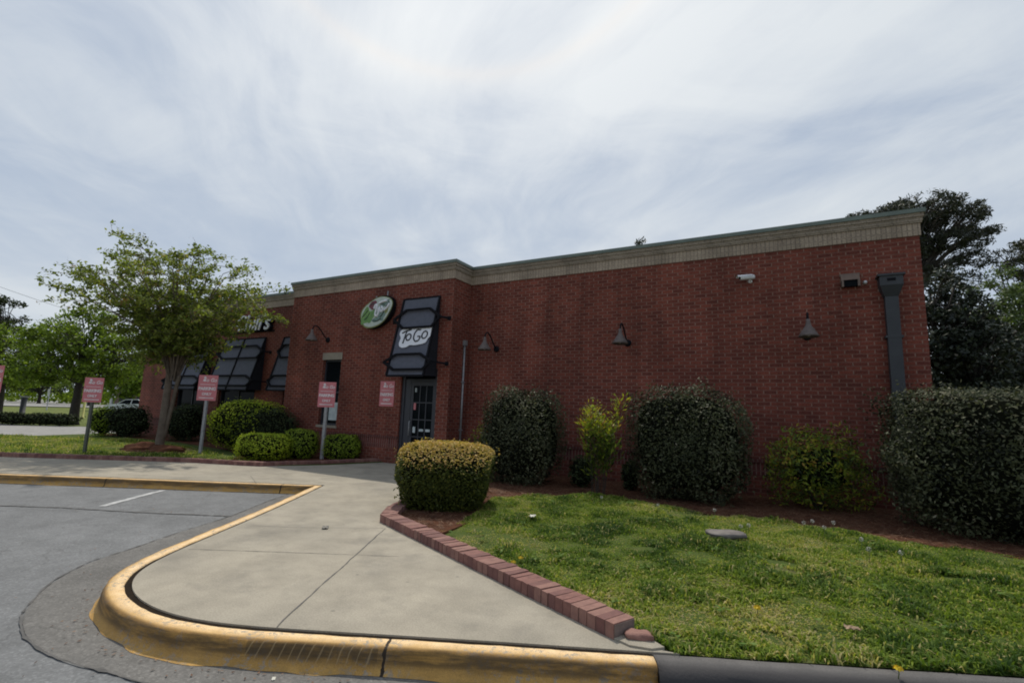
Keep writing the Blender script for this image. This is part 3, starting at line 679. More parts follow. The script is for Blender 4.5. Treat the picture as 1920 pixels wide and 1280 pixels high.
d_.box(a+.09, a+.28, y0+.025, y0+.075, c, 2.10).box(a+.09, b-.09, y0+.02, y0+.08, 2.10, 2.16)           # side panel, transom rail
door = d_.build('door', M['frame'], building)
la, lb = a+.285, b-.095
lf = MB(); yy = y0+.03
lf.box(la, la+.085, yy, yy+.045, .02, 2.095).box(lb-.075, lb, yy, yy+.045, .02, 2.095).box(la+.085, lb-.075, yy, yy+.045, 1.99, 2.095).box(la+.085, lb-.075, yy, yy+.045, .02, .27)
for i in (1, 2): x = la+.085+(lb-la-.16)*i/3; lf.box(x-.014, x+.014, yy+.004, yy+.041, .27, 1.99)
for i in (1, 2, 3):
    z = .27+1.72*i/4
    for k in range(3):
        x0 = la+.085+(lb-la-.16)*k/3+(.014 if k else 0); x1 = la+.085+(lb-la-.16)*(k+1)/3-(.014 if k < 2 else 0); lf.box(x0, x1, yy+.006, yy+.039, z-.014, z+.014)
lf.build('leaf', M['frame'], door)
p = MB(); p.face([(la, yy+.025, .02), (lb, yy+.025, .02), (lb, yy+.025, 2.09), (la, yy+.025, 2.09)]); p.face([(a, yy+.025, 2.15), (b, yy+.025, 2.15), (b, yy+.025, dd), (a, yy+.025, dd)]); p.build('pane', M['glass'], door)
h = MB(); h.tube([(la+.045, yy, 1.10), (la+.045, yy-.06, 1.08), (la+.045, yy-.06, .74), (la+.045, yy, .72)], .014, 8); h.build('handle', M['galv'], door)
for x0, x1, z0, z1 in ((la+.11, la+.19, .80, .95), (la+.31, la+.45, .84, .90), (la+.52, la+.66, .84, .90), (la+.12, la+.17, 1.83, 1.93)): n_ = MB(); n_.box(x0, x1, yy+.012, yy+.018, z0, z1); n_.build('notice', M['paper'], door)
n_ = MB(); n_.box(la+.10, la+.17, yy+.011, yy+.017, 1.38, 1.56); n_.build('sticker', M['sign_red'], door)

# ------------------------------------------------------------------ awnings with steel hoops
def awning(x0, x1, y, ztop, zbot, proj, label, panels=1, hoops=((.16, .40), (.74, .93)), ov=.30):
    t = empty('awning', ((x0+x1)/2, y, zbot)); o = np.array(t.location); tag(t, label, 'awning')
    L = lambda p: tuple(np.array(p)-o)
    def pt(x, s, out=0.0):   # s 0 top .. 1 bottom along the slope, out = distance in front of the cloth
        sl = np.array([0, -proj, zbot-ztop]); sl_n = sl/np.linalg.norm(sl); nrm = np.array([0, sl_n[2], -sl_n[1]]);
        nrm = np.array([0, -abs(sl_n[2]), abs(sl_n[1])])
        return np.array([x, y-.02, ztop])+sl*s+nrm*out
    f = MB(); N = 10
    for i in range(N):
        for k in range(4*panels):
            xa, xb = x0+(x1-x0)*k/(4*panels), x0+(x1-x0)*(k+1)/(4*panels)
            sg = lambda x, s: pt(x, s, -.012*math.sin(math.pi*s)*abs(math.sin(math.pi*(x-x0)/(x1-x0)*panels)))
            f.face([L(sg(xa, i/N)), L(sg(xb, i/N)), L(sg(xb, (i+1)/N)), L(sg(xa, (i+1)/N))][::-1], None, 0, True)
    fo = f.build('canvas', M['awning'], t)
    for x in (x0, x1):
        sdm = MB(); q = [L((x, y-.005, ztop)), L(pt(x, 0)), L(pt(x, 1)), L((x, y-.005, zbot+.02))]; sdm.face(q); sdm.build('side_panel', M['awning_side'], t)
    fr = MB()
    for k in range(panels+1):
        x = x0+(x1-x0)*k/panels; fr.bar(L(pt(x, 0, .012)), L(pt(x, 1, .012)), .05, .04, (0, 1, .3))
    fr.bar(L(pt(x0, 1, .0)), L(pt(x1, 1, .0)), .03, .05); fr.bar(L(pt(x0, 0, .0)), L(pt(x1, 0, .0)), .03, .04)
    fr.build('frame', M['black_metal'], t)
    for s0, s1 in hoops:
        hp = MB(); sm_ = (s0+s1)/2; g_ = .045
        left, right = pt(x0-ov*.55, sm_, g_), pt(x1+ov*.55, sm_, g_)
        ins = (x1-x0)*(.17 if panels == 1 else .12)
        loop = [left, pt(x0+ins, s0, g_), pt(x1-ins*1.1, s0, g_), right, pt(x1-ins*.2, s1, g_), pt(x0+ins, s1, g_)]
        for i in range(6): hp.bar(L(loop[i]), L(loop[(i+1) % 6]), .055, .055, (0, 1, .25))
        for e, sx in ((left, -1), (right, 1)):
            wp = np.array([e[0]+sx*ov*.5, y-.01, e[2]-.02]); hp.bar(L(e), L(wp), .04, .04, (0, .2, 1)); hp.box(*[v for q in ((wp[0]-.05-o[0], wp[0]+.05-o[0]), (wp[1]-.012-o[1], wp[1]+.0-o[1]), (wp[2]-.05-o[2], wp[2]+.05-o[2])) for v in q])
        hp.build('hoop', M['black_metal'], t)
    return t, pt, L
aw, pt, L = awning(-8.78, -7.60, BY, 4.27, 2.20, .48, 'tall black awning with white lettering over the carry out door')
ang_ = math.atan2(4.27-2.20, .48)
cpos = L(pt(-8.16, .575, .03))
# the hand drawn words: outline and strokes measured on the cloth itself
_pa, _pb, _pc = pt(-8.7, .3), pt(-7.7, .3), pt(-8.2, .8); _nn = np.cross(_pb-_pa, _pc-_pa); _nn /= np.linalg.norm(_nn); _nn *= -np.sign(_nn[1])*1.0; _nn = _nn if _nn[1] < 0 else -_nn
def on_cloth(cx_, cy_, lift):
    d = ray(660+cx_/8.535, 540+cy_/8.535); o_ = np.array([0, 0, EYE]); k = ((_pa-o_)@_nn)/(d@_nn); return np.array(L(o_+d*k+_nn*lift))
OUT = smooth(resample([(770, 745), (785, 690), (850, 645), (950, 622), (1020, 635), (1110, 615), (1200, 632), (1292, 616), (1290, 700), (1255, 785), (1222, 800), (1190, 872), (1140, 892), (1010, 918), (925, 912), (880, 950), (800, 962), (755, 930), (762, 865), (795, 805), (770, 745)], 18), it=2)
b_ = MB(); n_o = len(OUT)-1; fr_ = [on_cloth(*q, .022) for q in OUT[:-1]]; bk_ = [on_cloth(*q, .012) for q in OUT[:-1]]
b_.face(fr_); b_.face(bk_[::-1])
for i in range(n_o): b_.face([bk_[i], bk_[(i+1) % n_o], fr_[(i+1) % n_o], fr_[i]])
bo = b_.build('letter_backing', M['white_letter'], aw)
_bm = bmesh.new(); _bm.from_mesh(bo.data); bmesh.ops.triangulate(_bm, faces=_bm.faces[:]); bmesh.ops.recalc_face_normals(_bm, faces=_bm.faces[:]); _bm.to_mesh(bo.data); _bm.free()
def ring_(cx_, cy_, rx, ry): return [(cx_+rx*math.cos(a_)+.32*ry*math.sin(a_)*-1, cy_+ry*math.sin(a_)) for a_ in np.linspace(0, 2*math.pi, 17)]
for nm, strokes in (('letter', [[(815, 728), (880, 695), (965, 668)], [(893, 692), (858, 780), (822, 890)]]), ('letter', [ring_(915, 790, 38, 52)]), ('letter', [[(1112, 672), (1060, 668), (1012, 730), (992, 810), (1020, 862), (1075, 840), (1105, 775), (1060, 778)]]), ('letter', [ring_(1172, 752, 42, 60)])):
    b_ = MB()
    for st_ in strokes: b_.tube([tuple(on_cloth(*q, .024)) for q in smooth(resample(st_, 12), it=1)], .019, 6)
    b_.build(nm, M['black_letter'], aw)
awning(-17.95, -15.62, WY, 3.66, 1.83, .50, 'wide two panel black awning over the window behind the crape myrtle', 2)
awning(-14.62, -13.5, WY, 3.62, 1.83, .48, 'narrow black awning cut off by the projecting brick bay', 1, ov=.1)
awning(-20.9, -18.7, WY, 3.66, 1.83, .50, 'black awning over the far window hidden behind the tree crown', 2)

# ------------------------------------------------------------------ wall mounted signs
# oval logo sign
lg = empty('oval_sign', (-9.63, BY-.16, 3.97)); tag(lg, 'tilted oval green and white logo sign on the brick bay', 'sign')
tl = math.radians(24)
def blob(cx_, cz_, rx, rz, rot, wob=0, n=36, ph=0):
    P = []
    for i in range(n):
        th = 2*math.pi*i/n; k = 1+wob*math.sin(3*th+ph)+wob*.6*math.sin(5*th+ph*2); x, z = rx*math.cos(th)*k, rz*math.sin(th)*k
        P.append((cx_+x*math.cos(rot)-z*math.sin(rot), cz_+x*math.sin(rot)+z*math.cos(rot)))
    return P
def disc(name, poly, y0_, y1_, mat, parent):
    b_ = MB(); b_.prism(poly, y0_, y1_); o = b_.build(name, mat, parent); o.rotation_euler = (math.pi/2, 0, 0); return o   # z of the prism becomes -y
M['logo_rim'] = plain('olive sign rim', (.22, .24, .08), (.17, .19, .06), .5)
M['logo_white'] = plain('pale sign face', (.50, .54, .47), (.42, .47, .42), .5, 9)
M['logo_green'] = plain('leaf green print', (.10, .22, .06), (.18, .32, .09), .5, 9)
M['logo_teal'] = plain('grey green print', (.12, .19, .16), (.17, .25, .22), .5, 9)
M['logo_dark'] = plain('dark print', (.03, .045, .03), (.02, .03, .02), .6, 9)
M['logo_red'] = plain('dark red print', (.17, .035, .055), (.12, .03, .04), .5, 9)
disc('cabinet', blob(0, 0, .62, .40, tl, .02), -.13, -.0, M['black_metal'], lg)
disc('rim', blob(-.01, -.005, .60, .385, tl, .035, 40, 1), .0, .02, M['logo_rim'], lg)
disc('face', blob(.01, .0, .57, .36, tl, .035, 40, 1), .02, .028, M['logo_white'], lg)
disc('green_leaf', blob(-.36, -.10, .24, .15, 1.2, .12), .028, .033, M['logo_green'], lg)
disc('green_leaf', blob(-.17, -.12, .10, .18, -.4, .14), .028, .0335, M['logo_green'], lg)
disc('teal_patch', blob(.03, -.22, .16, .06, .2, .1), .028, .033, M['logo_teal'], lg)
disc('teal_patch', blob(.30, .20, .20, .055, .5, .1), .028, .033, M['logo_teal'], lg)
disc('dark_patch', blob(.20, -.10, .13, .16, .6, .15, 30, 2), .028, .0315, M['logo_teal'], lg)
disc('olive_patch', blob(.36, .02, .12, .07, .9, .12, 30, 1), .028, .0312, M['logo_rim'], lg)
disc('green_leaf', blob(-.02, -.02, .06, .15, .3, .15), .028, .0318, M['logo_green'], lg)
disc('red_spot', blob(-.11, .19, .14, .12, .5, .08), .028, .036, M['logo_red'], lg)
sc_ = MB()
for pts in ([(-.06, .08), (-.02, .2), (.05, .2), (.02, .06), (-.02, -.1), (.06, -.14), (.12, -.02), (.10, .1)], [(.14, .12), (.18, -.02), (.26, 0), (.26, .1), (.2, .13)], [(.30, .02), (.42, .10), (.48, .2)], [(.10, .22), (.24, .27), (.40, .28)]):
    q = resample(pts, .03); q = smooth(q, it=3); sc_.tube([(x, -.036, z) for x, z in q], .032, 6)
sc_.build('script', M['white_letter'], lg)
for pts in ([(-.48, -.12), (-.36, -.02), (-.28, .06)], [(-.40, -.20), (-.30, -.14), (-.22, -.02)], [(-.20, .20), (-.12, .24), (-.03, .20)], [(.16, -.16), (.24, -.10), (.30, -.02)], [(-.06, -.24), (.08, -.26), (.20, -.20)], [(.12, .20), (.22, .22), (.30, .17)], [(.34, .12), (.42, .17), (.47, .25)]):
    ln_ = MB(); ln_.tube([(x, -.034, z) for x, z in smooth(resample(pts, .03), it=2)], .013, 5); ln_.build('print_line', M['logo_dark'], lg)
for q0_, q1_ in (((.33, .03, .36), (.34, .03, .56)), ((-.07, .03, .32), (-.06, .03, .45))): br_ = MB(); br_.tube([q0_, q1_], .017); br_.build('bracket', M['galv'], lg)
# channel letters on the wing wall
lq = wallpt(507, 604, WY-.12); ls = empty('letter_sign', (lq[0], WY-.12, lq[2])); tag(ls, 'white channel letters high on the brick wall, mostly hidden by the tree', 'sign')
text_part('lettering', "Chili's", .80, M['white_letter'], ls, (0, -.03, 0), (math.pi/2, 0, 0), .02, .25, .004, 'RIGHT', 1.0)
text_part('letter_shell', "Chili's", .80, M['black_metal'], ls, (.02, .05, -.02), (math.pi/2, 0, 0), .05, .25, .02, 'RIGHT', 1.0)
rl = MB(); rl.box(-2.4, .1, .09, .12, -.30, -.24); rl.build('mounting_rail', M['black_metal'], ls)

# red parking signs
def parking_sign(t, w_, hgt, y):
    s_ = MB(); s_.box(-w_/2, w_/2, y-.004, y, 0, hgt); pl_ = s_.build('panel', M['sign_red'], t); bevel(pl_, .003)
    return pl_
def sign_print(t, w_, hgt, y, z0):
    R90 = (math.pi/2, 0, 0)
    ic = MB(); ic.prism([(-.17*w_-.03, .84*hgt), (-.17*w_+.02, .84*hgt), (-.17*w_+.04, .76*hgt), (-.17*w_-.05, .76*hgt)], 0, .002).prism(blob(-.17*w_, .90*hgt, .03, .03, 0, 0, 14), 0, .002)
    o = ic.build('emblem', M['sign_white'], t); o.rotation_euler = R90; o.location = (0, y-.005, z0)
    text_part('lettering', 'To Go', .12*w_/.47, M['sign_white'], t, (.10*w_, y-.006, z0+.80*hgt), R90, .001, .2, .002, 'CENTER')
    text_part('lettering', 'PARKING', .105*w_/.47, M['sign_white'], t, (0, y-.006, z0+.46*hgt), R90, .001, 0, .004, 'CENTER', .95)
    text_part('lettering', 'ONLY', .085*w_/.47, M['sign_white'], t, (0, y-.006, z0+.25*hgt), R90, .001, 0, .003, 'CENTER')
    for f0, f1 in ((.09, .12), (.62, .635)): b_ = MB(); b_.box(-w_*.38, w_*.38, y-.0055, y-.0045, z0+f0*hgt, z0+f1*hgt); b_.build('rule', M['sign_white'], t)
FACE = math.atan2(CR[1], CR[0])
posts = [((156, 850), 1.27, .47, .62, M['dark_post'], 'red parking sign on a dark post nearest the driveway', FACE+.05),
         ((373.5, 852), 1.42, .52, .68, M['galv'], 'red parking sign on a grey post beside the crape myrtle trunk', FACE),
         ((602, 862), 1.36, .46, .66, M['galv'], 'red parking sign on a grey post in front of the narrow bay window', FACE-.05),
         ((-40, 848), 1.42, .50, .66, M['galv'], 'red parking sign cut off by the left edge of the photo', FACE)]
for (px, py), zb, w_, hh, pm, lab, rz in posts:
    g_ = ground(px, py); t = empty('parking_sign', (g_[0], g_[1], 0), rz); tag(t, lab, 'parking sign', 'red parking signs on posts')
    po = MB(); 
    # U-channel post
    po.box(-.032, .032, .0, .006, 0, zb+hh-.04).box(-.032, -.026, .006, .03, 0, zb+hh-.04).box(.026, .032, .006, .03, 0, zb+hh-.04).box(-.05, -.032, .026, .03, 0, zb+hh-.04).box(.032, .05, .026, .03, 0, zb+hh-.04)
    po.build('post', pm, t)
    pa = parking_sign(t, w_, hh, -.003); pa.location.z = zb
    sign_print(t, w_, hh, -.007, zb)
    for zz_b in (zb+.08, zb+hh-.06): bo_ = MB(); bo_.lathe([(.001, -.012), (.009, -.012), (.009, 0)], (0, -.004, zz_b), 8, 'y'); bo_.build('bolt', M['galv'], t)
t = empty('parking_sign', (-9.18, BY-.002, 1.44)); tag(t, 'red parking sign fixed flat to the brick beside the door', 'parking sign')
parking_sign(t, .50, .66, -.004); sign_print(t, .50, .66, -.008, 0)

# gooseneck wall lamps
def gooseneck(x, y, z):
    t = empty('wall_lamp', (x, y, z))
    pl_ = MB(); pl_.lathe([(.001, -.05), (.05, -.05), (.075, -.03), (.08, 0)], (0, 0, 0), 16, 'y'); pl_.build('wall_plate', M['black_metal'], t)
    ar = MB(); q = [(0, -.04, 0), (0, -.16, .10), (0, -.30, .26), (0, -.44, .36), (0, -.55, .34), (0, -.58, .20)]
    ar.tube([tuple(p) for p in smooth(resample(q, .05), it=2)], .017, 8); ar.build('arm', M['black_metal'], t)
    sh = MB(); sh.lathe([(.001, .22), (.032, .22), (.036, .16), (.05, .10), (.10, .02), (.15, -.06), (.168, -.10), (.155, -.095), (.09, .01), (.035, .09)], (0, -.58, 0), 22); so = sh.build('lamp_shade', M['lamp_metal'], t)
    so.rotation_euler = (0, 0, 0)
    bu = MB(); bu.lathe([(.001, .02), (.03, .01), (.045, -.04), (.03, -.08), (.001, -.09)], (0, -.58, 0), 12); bu.build('bulb', M['white_plastic'], t)
    return t
lz = 3.0
l0 = gooseneck(.43, WY, lz); tag(l0, 'grey gooseneck lamp below the white security camera', 'wall lamp', 'gooseneck lamps on the brick wall')
for x, y, z, lab in ((-2.97, WY, lz, 'grey gooseneck lamp above the slim yellow green nandina'), (-6.33, WY, 2.97, 'grey gooseneck lamp next to the conduit in the wall corner'), (-11.62, BY, 3.30, 'grey gooseneck lamp on the bay above the narrow window')):
    c = copy_tree(l0); c.location = (x, y, z); c['label'] = lab

# conduit, camera, vent, downspout
t = empty('conduit', (XB1+.03, 10.38, 0)); tag(t, 'thin grey electrical conduit with cap in the corner of the bay', 'conduit')
p = MB(); p.tube([(0, 0, .0), (0, 0, 3.06)], .028, 10); p.build('pipe', M['galv'], t)
p = MB(); p.box(-.045, .05, -.05, .05, 3.06, 3.19); o = p.build('junction_box', M['galv'], t); bevel(o, .01)
for z in (.9, 2.1): p = MB(); p.box(-.03, .034, -.05, .05, z, z+.03); p.build('strap', M['galv'], t)
cpt = wallpt(1402, 524, WY)
t = empty('security_camera', (cpt[0], WY, cpt[2])); t.scale = (.72, .8, .72); tag(t, 'white bullet security camera on a short wall bracket', 'camera')
p = MB(); p.lathe([(.001, -.03), (.05, -.03), (.055, 0)], (0.06, 0, -.06), 14, 'y').tube([(0.06, -.03, -.06), (.06, -.09, -.06), (.05, -.11, -.01)], .02, 8); p.build('bracket', M['white_plastic'], t)
p = MB(); p.lathe([(.001, -.2), (.06, -.2), (.066, -.18), (.066, .16), (.05, .19), (.001, .19)], (0, 0, 0), 18, 'x'); o = p.build('body', M['white_plastic'], t); o.location = (0, -.14, .02); o.rotation_euler = (0, -.12, .42)
p = MB(); 
for i in range(8):
    a0, a1 = math.pi*(.08+.84*i/8), math.pi*(.08+.84*(i+1)/8)
    for r0, rev in ((.082, 0), (.078, 1)):
        q = [(-.27, r0*math.cos(a0), r0*math.sin(a0)), (.12, r0*math.cos(a0), r0*math.sin(a0)), (.12, r0*math.cos(a1), r0*math.sin(a1)), (-.27, r0*math.cos(a1), r0*math.sin(a1))]; p.face(q[::-1] if rev else q)
o = p.build('sun_shield', M['white_plastic'], t); o.location = (0, -.14, .02); o.rotation_euler = (0, -.12, .42)
p = MB(); p.lathe([(.001, -.206), (.045, -.206), (.05, -.2)], (0, 0, 0), 16, 'x'); o = p.build('lens', M['glass'], t); o.location = (0, -.14, .02); o.rotation_euler = (0, -.12, .42)
v0, v1 = wallpt(1577, 541, WY), wallpt(1610, 513, WY)
t = empty('wall_vent', ((v0[0]+v1[0])/2, WY, v0[2])); tag(t, 'small tan exhaust vent hood with a dark mouth high on the brick wall', 'vent')
W2, H2 = (v1[0]-v0[0])/2, v1[2]-v0[2]
p = MB(); p.face([(-W2, -.02, H2), (W2, -.02, H2), (W2, -.14, .12), (-W2, -.14, .12)][::-1]); p.face([(-W2, -.0, H2), (-W2, -.02, H2), (-W2, -.14, .12), (-W2, -.14, .03), (-W2, 0, .0)]); p.face([(W2, -.0, 0), (W2, -.14, .03), (W2, -.14, .12), (W2, -.02, H2), (W2, 0, H2)])
p.box(-W2, -W2+.035, -.142, -.02, .0, .12).box(W2-.035, W2, -.142, -.02, .0, .12); p.box(-W2-.015, W2+.015, -.02, 0, H2-.04, H2+.015)
M['tan_vent'] = plain('tan painted vent', (.17, .115, .085), (.13, .09, .07), .6, 8); p.build('hood', M['tan_vent'], t)
p = MB(); p.box(-W2+.035, W2-.035, -.10, -.005, .01, .12); p.build('mouth', M['glass'], t)
pq = wallpt(1622, 530, WY); p = MB(); p.lathe([(.001, -.07), (.018, -.07), (.03, -.05), (.032, 0)], (0, 0, 0), 12, 'y'); o = p.build('wall_sensor', M['white_plastic']); o.location = (pq[0], WY, pq[2]); tag(o, 'tiny pale sensor knob beside the tan vent hood', 'sensor')
d0, d1 = wallpt(1645, 560, WY), wallpt(1690, 517, WY)
t = empty('downspout', ((d0[0]+d1[0])/2, WY, 0)); tag(t, 'wide grey metal downspout with conductor head at the wall end', 'downspout')
zb_, zt_ = d0[2]+.12, d1[2]; hw = .165
p = MB(); p.box(-hw-.03, hw+.03, -.27, 0, zt_-.035, zt_); p.box(-hw, hw, -.24, 0, zt_-.20, zt_-.035)
q0 = [(-hw, -.24), (hw, -.24), (hw, 0), (-hw, 0)]; q1 = [(-.10, -.155), (.10, -.155), (.10, 0), (-.10, 0)]
for i in range(4):
    a_, b_ = q0[i], q0[(i+1) % 4]; c_, e_ = q1[(i+1) % 4], q1[i]; p.face([(*e_, zb_-.12), (*c_, zb_-.12), (*b_, zt_-.20), (*a_, zt_-.20)])
o = p.build('conductor_head', M['grey_metal'], t)
p = MB(); p.box(-.06, .06, -.246, -.238, zt_-.13, zt_-.08); p.build('overflow_slot', M['black_metal'], t)
p = MB(); p.box(-.095, .095, -.150, -.012, .15, zb_-.12); o = p.build('pipe', M['grey_metal'], t); bevel(o, .012)
for z in (1.2, 2.9): p = MB(); p.box(-.125, .125, -.154, -.004, z, z+.04); p.build('strap', M['grey_metal'], t)

# ------------------------------------------------------------------ foliage
def unit(n, r=rng):
    v = r.standard_normal((n, 3)); return v/np.linalg.norm(v, axis=1)[:, None]
def leaf_mesh(name, P, Nrm, size, aspect=.5, tint=None, r=rng, extra=None, jitter=.9, fold=0.0, along=None):
    n = len(P); size = np.broadcast_to(np.asarray(size, float), (n,))
    N = Nrm+unit(n, r)*jitter; N /= np.linalg.norm(N, axis=1)[:, None]
    A = unit(n, r) if along is None else along+unit(n, r)*.35
    A = A-N*np.sum(A*N, 1)[:, None]; A /= np.linalg.norm(A, axis=1)[:, None]+1e-9; B = np.cross(N, A)
    s = size[:, None]
    V = np.stack([P-A*s*.5, P+B*s*aspect*.5+A*s*.02-N*s*fold, P+A*s*.5, P-B*s*aspect*.5+A*s*.02-N*s*fold], 1).reshape(-1, 3)
    tn = r.random(n) if tint is None else tint
    F = np.arange(4*n).reshape(n, 4); T = np.repeat(tn, 4)
    if extra is not None:
        ev, ef, et = extra; ef = np.asarray(ef)+len(V); V = np.vstack([V, ev]); T = np.r_[T, np.full(len(ev), et)]
    else: ef = np.zeros((0, 4), int)
    me = bpy.data.meshes.new(name); nf = n+len(ef)
    me.vertices.add(len(V)); me.vertices.foreach_set('co', V.astype(np.float32).ravel())
    idx = np.vstack([F, ef]).astype(np.int32); me.loops.add(idx.size); me.loops.foreach_set('vertex_index', idx.ravel())
    me.polygons.add(nf); me.polygons.foreach_set('loop_start', np.arange(0, 4*nf, 4, dtype=np.int32)); me.polygons.foreach_set('loop_total', np.full(nf, 4, np.int32))
    if len(ef): me.polygons.foreach_set('material_index', np.r_[np.zeros(n, np.int32), np.ones(len(ef), np.int32)])
    me.update(calc_edges=True); at = me.attributes.new('tint', 'FLOAT', 'POINT'); at.data.foreach_set('value', T.astype(np.float32))
    return me
def lump(D, seed, amp=.10, fr=3.0):
    r = np.random.default_rng(seed); o = np.zeros(len(D))
    for k in range(6):
        w_ = r.standard_normal(3)*fr*(1+.35*k); o += np.sin(D@w_+r.uniform(0, 6))*amp/(1+.5*k)
    return o
def blob_surface(dims, p, seed, amp, n=20, m_=14):
    V = []; F = []
    for j in range(m_+1):
        ph = math.pi*j/m_
        for i in range(n):
            th = 2*math.pi*i/n; V.append((math.sin(ph)*math.cos(th), math.sin(ph)*math.sin(th), math.cos(ph)))
    D = np.array(V); rr_ = 1/(np.sum(np.abs(D)**p, 1)**(1/p)); X_ = D*rr_[:, None]*(1+lump(D, seed, amp))[:, None]*np.array(dims)
    for j in range(m_):
        for i in range(n): F.append((j*n+i, (j+1)*n+i, (j+1)*n+(i+1) % n, j*n+(i+1) % n))
    return X_, F
def shrub(name, loc, dims, n, size, mat, label, cat='shrub', p=3.0, amp=.07, group=None, aspect=.5, rz=0.0, seed=1, tint_fn=None, zc=None, core=.80, jitter=.9, depth=.30, spray=.05, stems=True, shape=None):
    """dims: half width, half depth, full height. Foliage is many small leaves through the outer part of the volume."""
    r = np.random.default_rng(seed); t = empty(name, (loc[0], loc[1], loc[2] if len(loc) > 2 else 0.0), rz); tag(t, label, cat, group)
    hz = dims[2]/2; dm = np.array([dims[0], dims[1], hz])
    D = unit(n, r); rad = 1/(np.sum(np.abs(D)**p, 1)**(1/p))
    k = 1-depth*r.random(n)**1.7; sp = r.random(n) < spray; k[sp] = 1+.12*r.random(sp.sum())
    P = D*(rad*(1+lump(D, seed, amp))*k)[:, None]*dm; N = D/dm; N /= np.linalg.norm(N, axis=1)[:, None]
    P[:, 2] += hz
    if shape is not None: P = shape(P, dims)
    keep = P[:, 2] > .02; P, N, k = P[keep], N[keep], k[keep]
    tn = np.clip(r.normal(.45, .2, len(P)), 0, 1)
    if tint_fn is not None: tn = tint_fn(P, tn, r, dims)
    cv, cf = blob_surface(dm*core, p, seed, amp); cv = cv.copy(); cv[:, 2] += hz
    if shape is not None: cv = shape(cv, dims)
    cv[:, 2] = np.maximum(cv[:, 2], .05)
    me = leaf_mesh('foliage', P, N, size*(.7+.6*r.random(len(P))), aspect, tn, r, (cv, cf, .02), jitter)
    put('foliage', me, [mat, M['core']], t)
    if stems:
        s = MB()
        for i in range(5):
            a_ = r.uniform(0, 6.28); q = .25*min(dims[0], dims[1]); s.tube([(.012*math.cos(a_), .012*math.sin(a_), -.02), (q*1.6*math.cos(a_), q*1.6*math.sin(a_), hz*.8)], [.02, .012], 6)
        s.build('stems', M['dark_bark'], t)
    return t
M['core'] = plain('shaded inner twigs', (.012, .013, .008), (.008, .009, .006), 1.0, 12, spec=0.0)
M['lf_golden'] = leaf_material('golden abelia leaf', [(0, (.015, .020, .006)), (.35, (.075, .095, .018)), (.6, (.18, .18, .03)), (.85, (.52, .375, .11)), (1, (.56, .35, .14))], .6, .32, .2)
M['lf_dark'] = leaf_material('dark leathery leaf', [(0, (.010, .012, .008)), (.4, (.066, .075, .036)), (.7, (.120, .124, .068)), (.9, (.165, .155, .10)), (1, (.25, .225, .155))], .62, .16, .2)
M['lf_lime'] = leaf_material('bright yellow green leaf', [(0, (.03, .045, .006)), (.4, (.33, .44, .035)), (.75, (.55, .62, .055)), (1, (.62, .64, .08))], .6, .40, .2)
M['lf_mid'] = leaf_material('mid green leaf', [(0, (.02, .03, .006)), (.4, (.18, .26, .024)), (.75, (.32, .42, .04)), (1, (.44, .50, .07))], .6, .35, .2)
M['lf_deep'] = leaf_material('deep green leaf', [(0, (.008, .012, .005)), (.5, (.034, .052, .020)), (1, (.10, .115, .05))], .6, .2, .2)
M['lf_nandina'] = leaf_material('nandina leaf', [(0, (.014, .02, .006)), (.35, (.10, .15, .024)), (.62, (.28, .32, .032)), (.85, (.40, .31, .05)), (1, (.36, .14, .055))], .55, .4, .25)
def shrub_px(px, py, back, *a, **k):
    g_ = ground(px, py); d = g_[:2]/np.linalg.norm(g_[:2]); q = g_[:2]+d*back
    return shrub(a[0], (q[0], q[1], 0), *a[1:], **k)
def boxy(P, d):
    P = P.copy(); f = 1-.24*np.clip(-P[:, 1]/d[1], 0, 1.1)**2-.05*np.clip(P[:, 1]/d[1], 0, 1)**2-.06*(P[:, 0]/d[0])**2; k = .80+.22*np.clip(P[:, 2]/d[2], 0, 1)
    P[:, 2] *= f; P[:, 0] *= k; P[:, 1] *= k; return P
def notched(P, d):
    P = P.copy(); P[:, 2] *= 1-.13*np.exp(-((P[:, 0]-.16)/.13)**2)*np.clip(P[:, 2]/d[2], 0, 1); return P
def golden(P, tn, r, dims):
    f = 1-.24*np.clip(-P[:, 1]/dims[1], 0, 1.1)**2-.05*np.clip(P[:, 1]/dims[1], 0, 1)**2-.06*(P[:, 0]/dims[0])**2
    h_ = P[:, 2]/dims[2]/f; up = np.clip((h_-.80)/.17, 0, 1)
    return np.clip(np.where(r.random(len(P)) < up*.97, r.normal(.86, .1, len(P)), tn*.65), 0, 1)
shrub('clipped_shrub', (-4.37, 6.03, .0), (.69, .66, .93), 24000, .040, M['lf_golden'], 'boxy clipped shrub with a golden brown top by the walkway', 'shrub', 7, .015, rz=FACE, seed=3, tint_fn=golden, core=.88, depth=.12, spray=.02, shape=boxy)
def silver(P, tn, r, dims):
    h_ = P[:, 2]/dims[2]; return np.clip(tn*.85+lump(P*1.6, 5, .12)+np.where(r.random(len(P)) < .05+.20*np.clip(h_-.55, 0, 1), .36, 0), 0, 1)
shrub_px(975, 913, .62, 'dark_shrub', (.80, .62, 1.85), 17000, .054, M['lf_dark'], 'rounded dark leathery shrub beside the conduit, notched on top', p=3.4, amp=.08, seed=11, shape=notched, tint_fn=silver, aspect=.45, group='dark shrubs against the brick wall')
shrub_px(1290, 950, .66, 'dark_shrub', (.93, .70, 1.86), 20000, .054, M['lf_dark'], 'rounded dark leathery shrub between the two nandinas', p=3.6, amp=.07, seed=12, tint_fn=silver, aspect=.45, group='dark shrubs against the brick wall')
hg = shrub('clipped_hedge', (3.36, 9.02, 0), (1.98, .86, 1.90), 52000, .052, M['lf_dark'], 'tall wide dark clipped hedge below the downspout at the end of the brick wall', 'hedge', 7.0, .05, seed=13, tint_fn=silver, aspect=.45, core=.88, depth=.16)
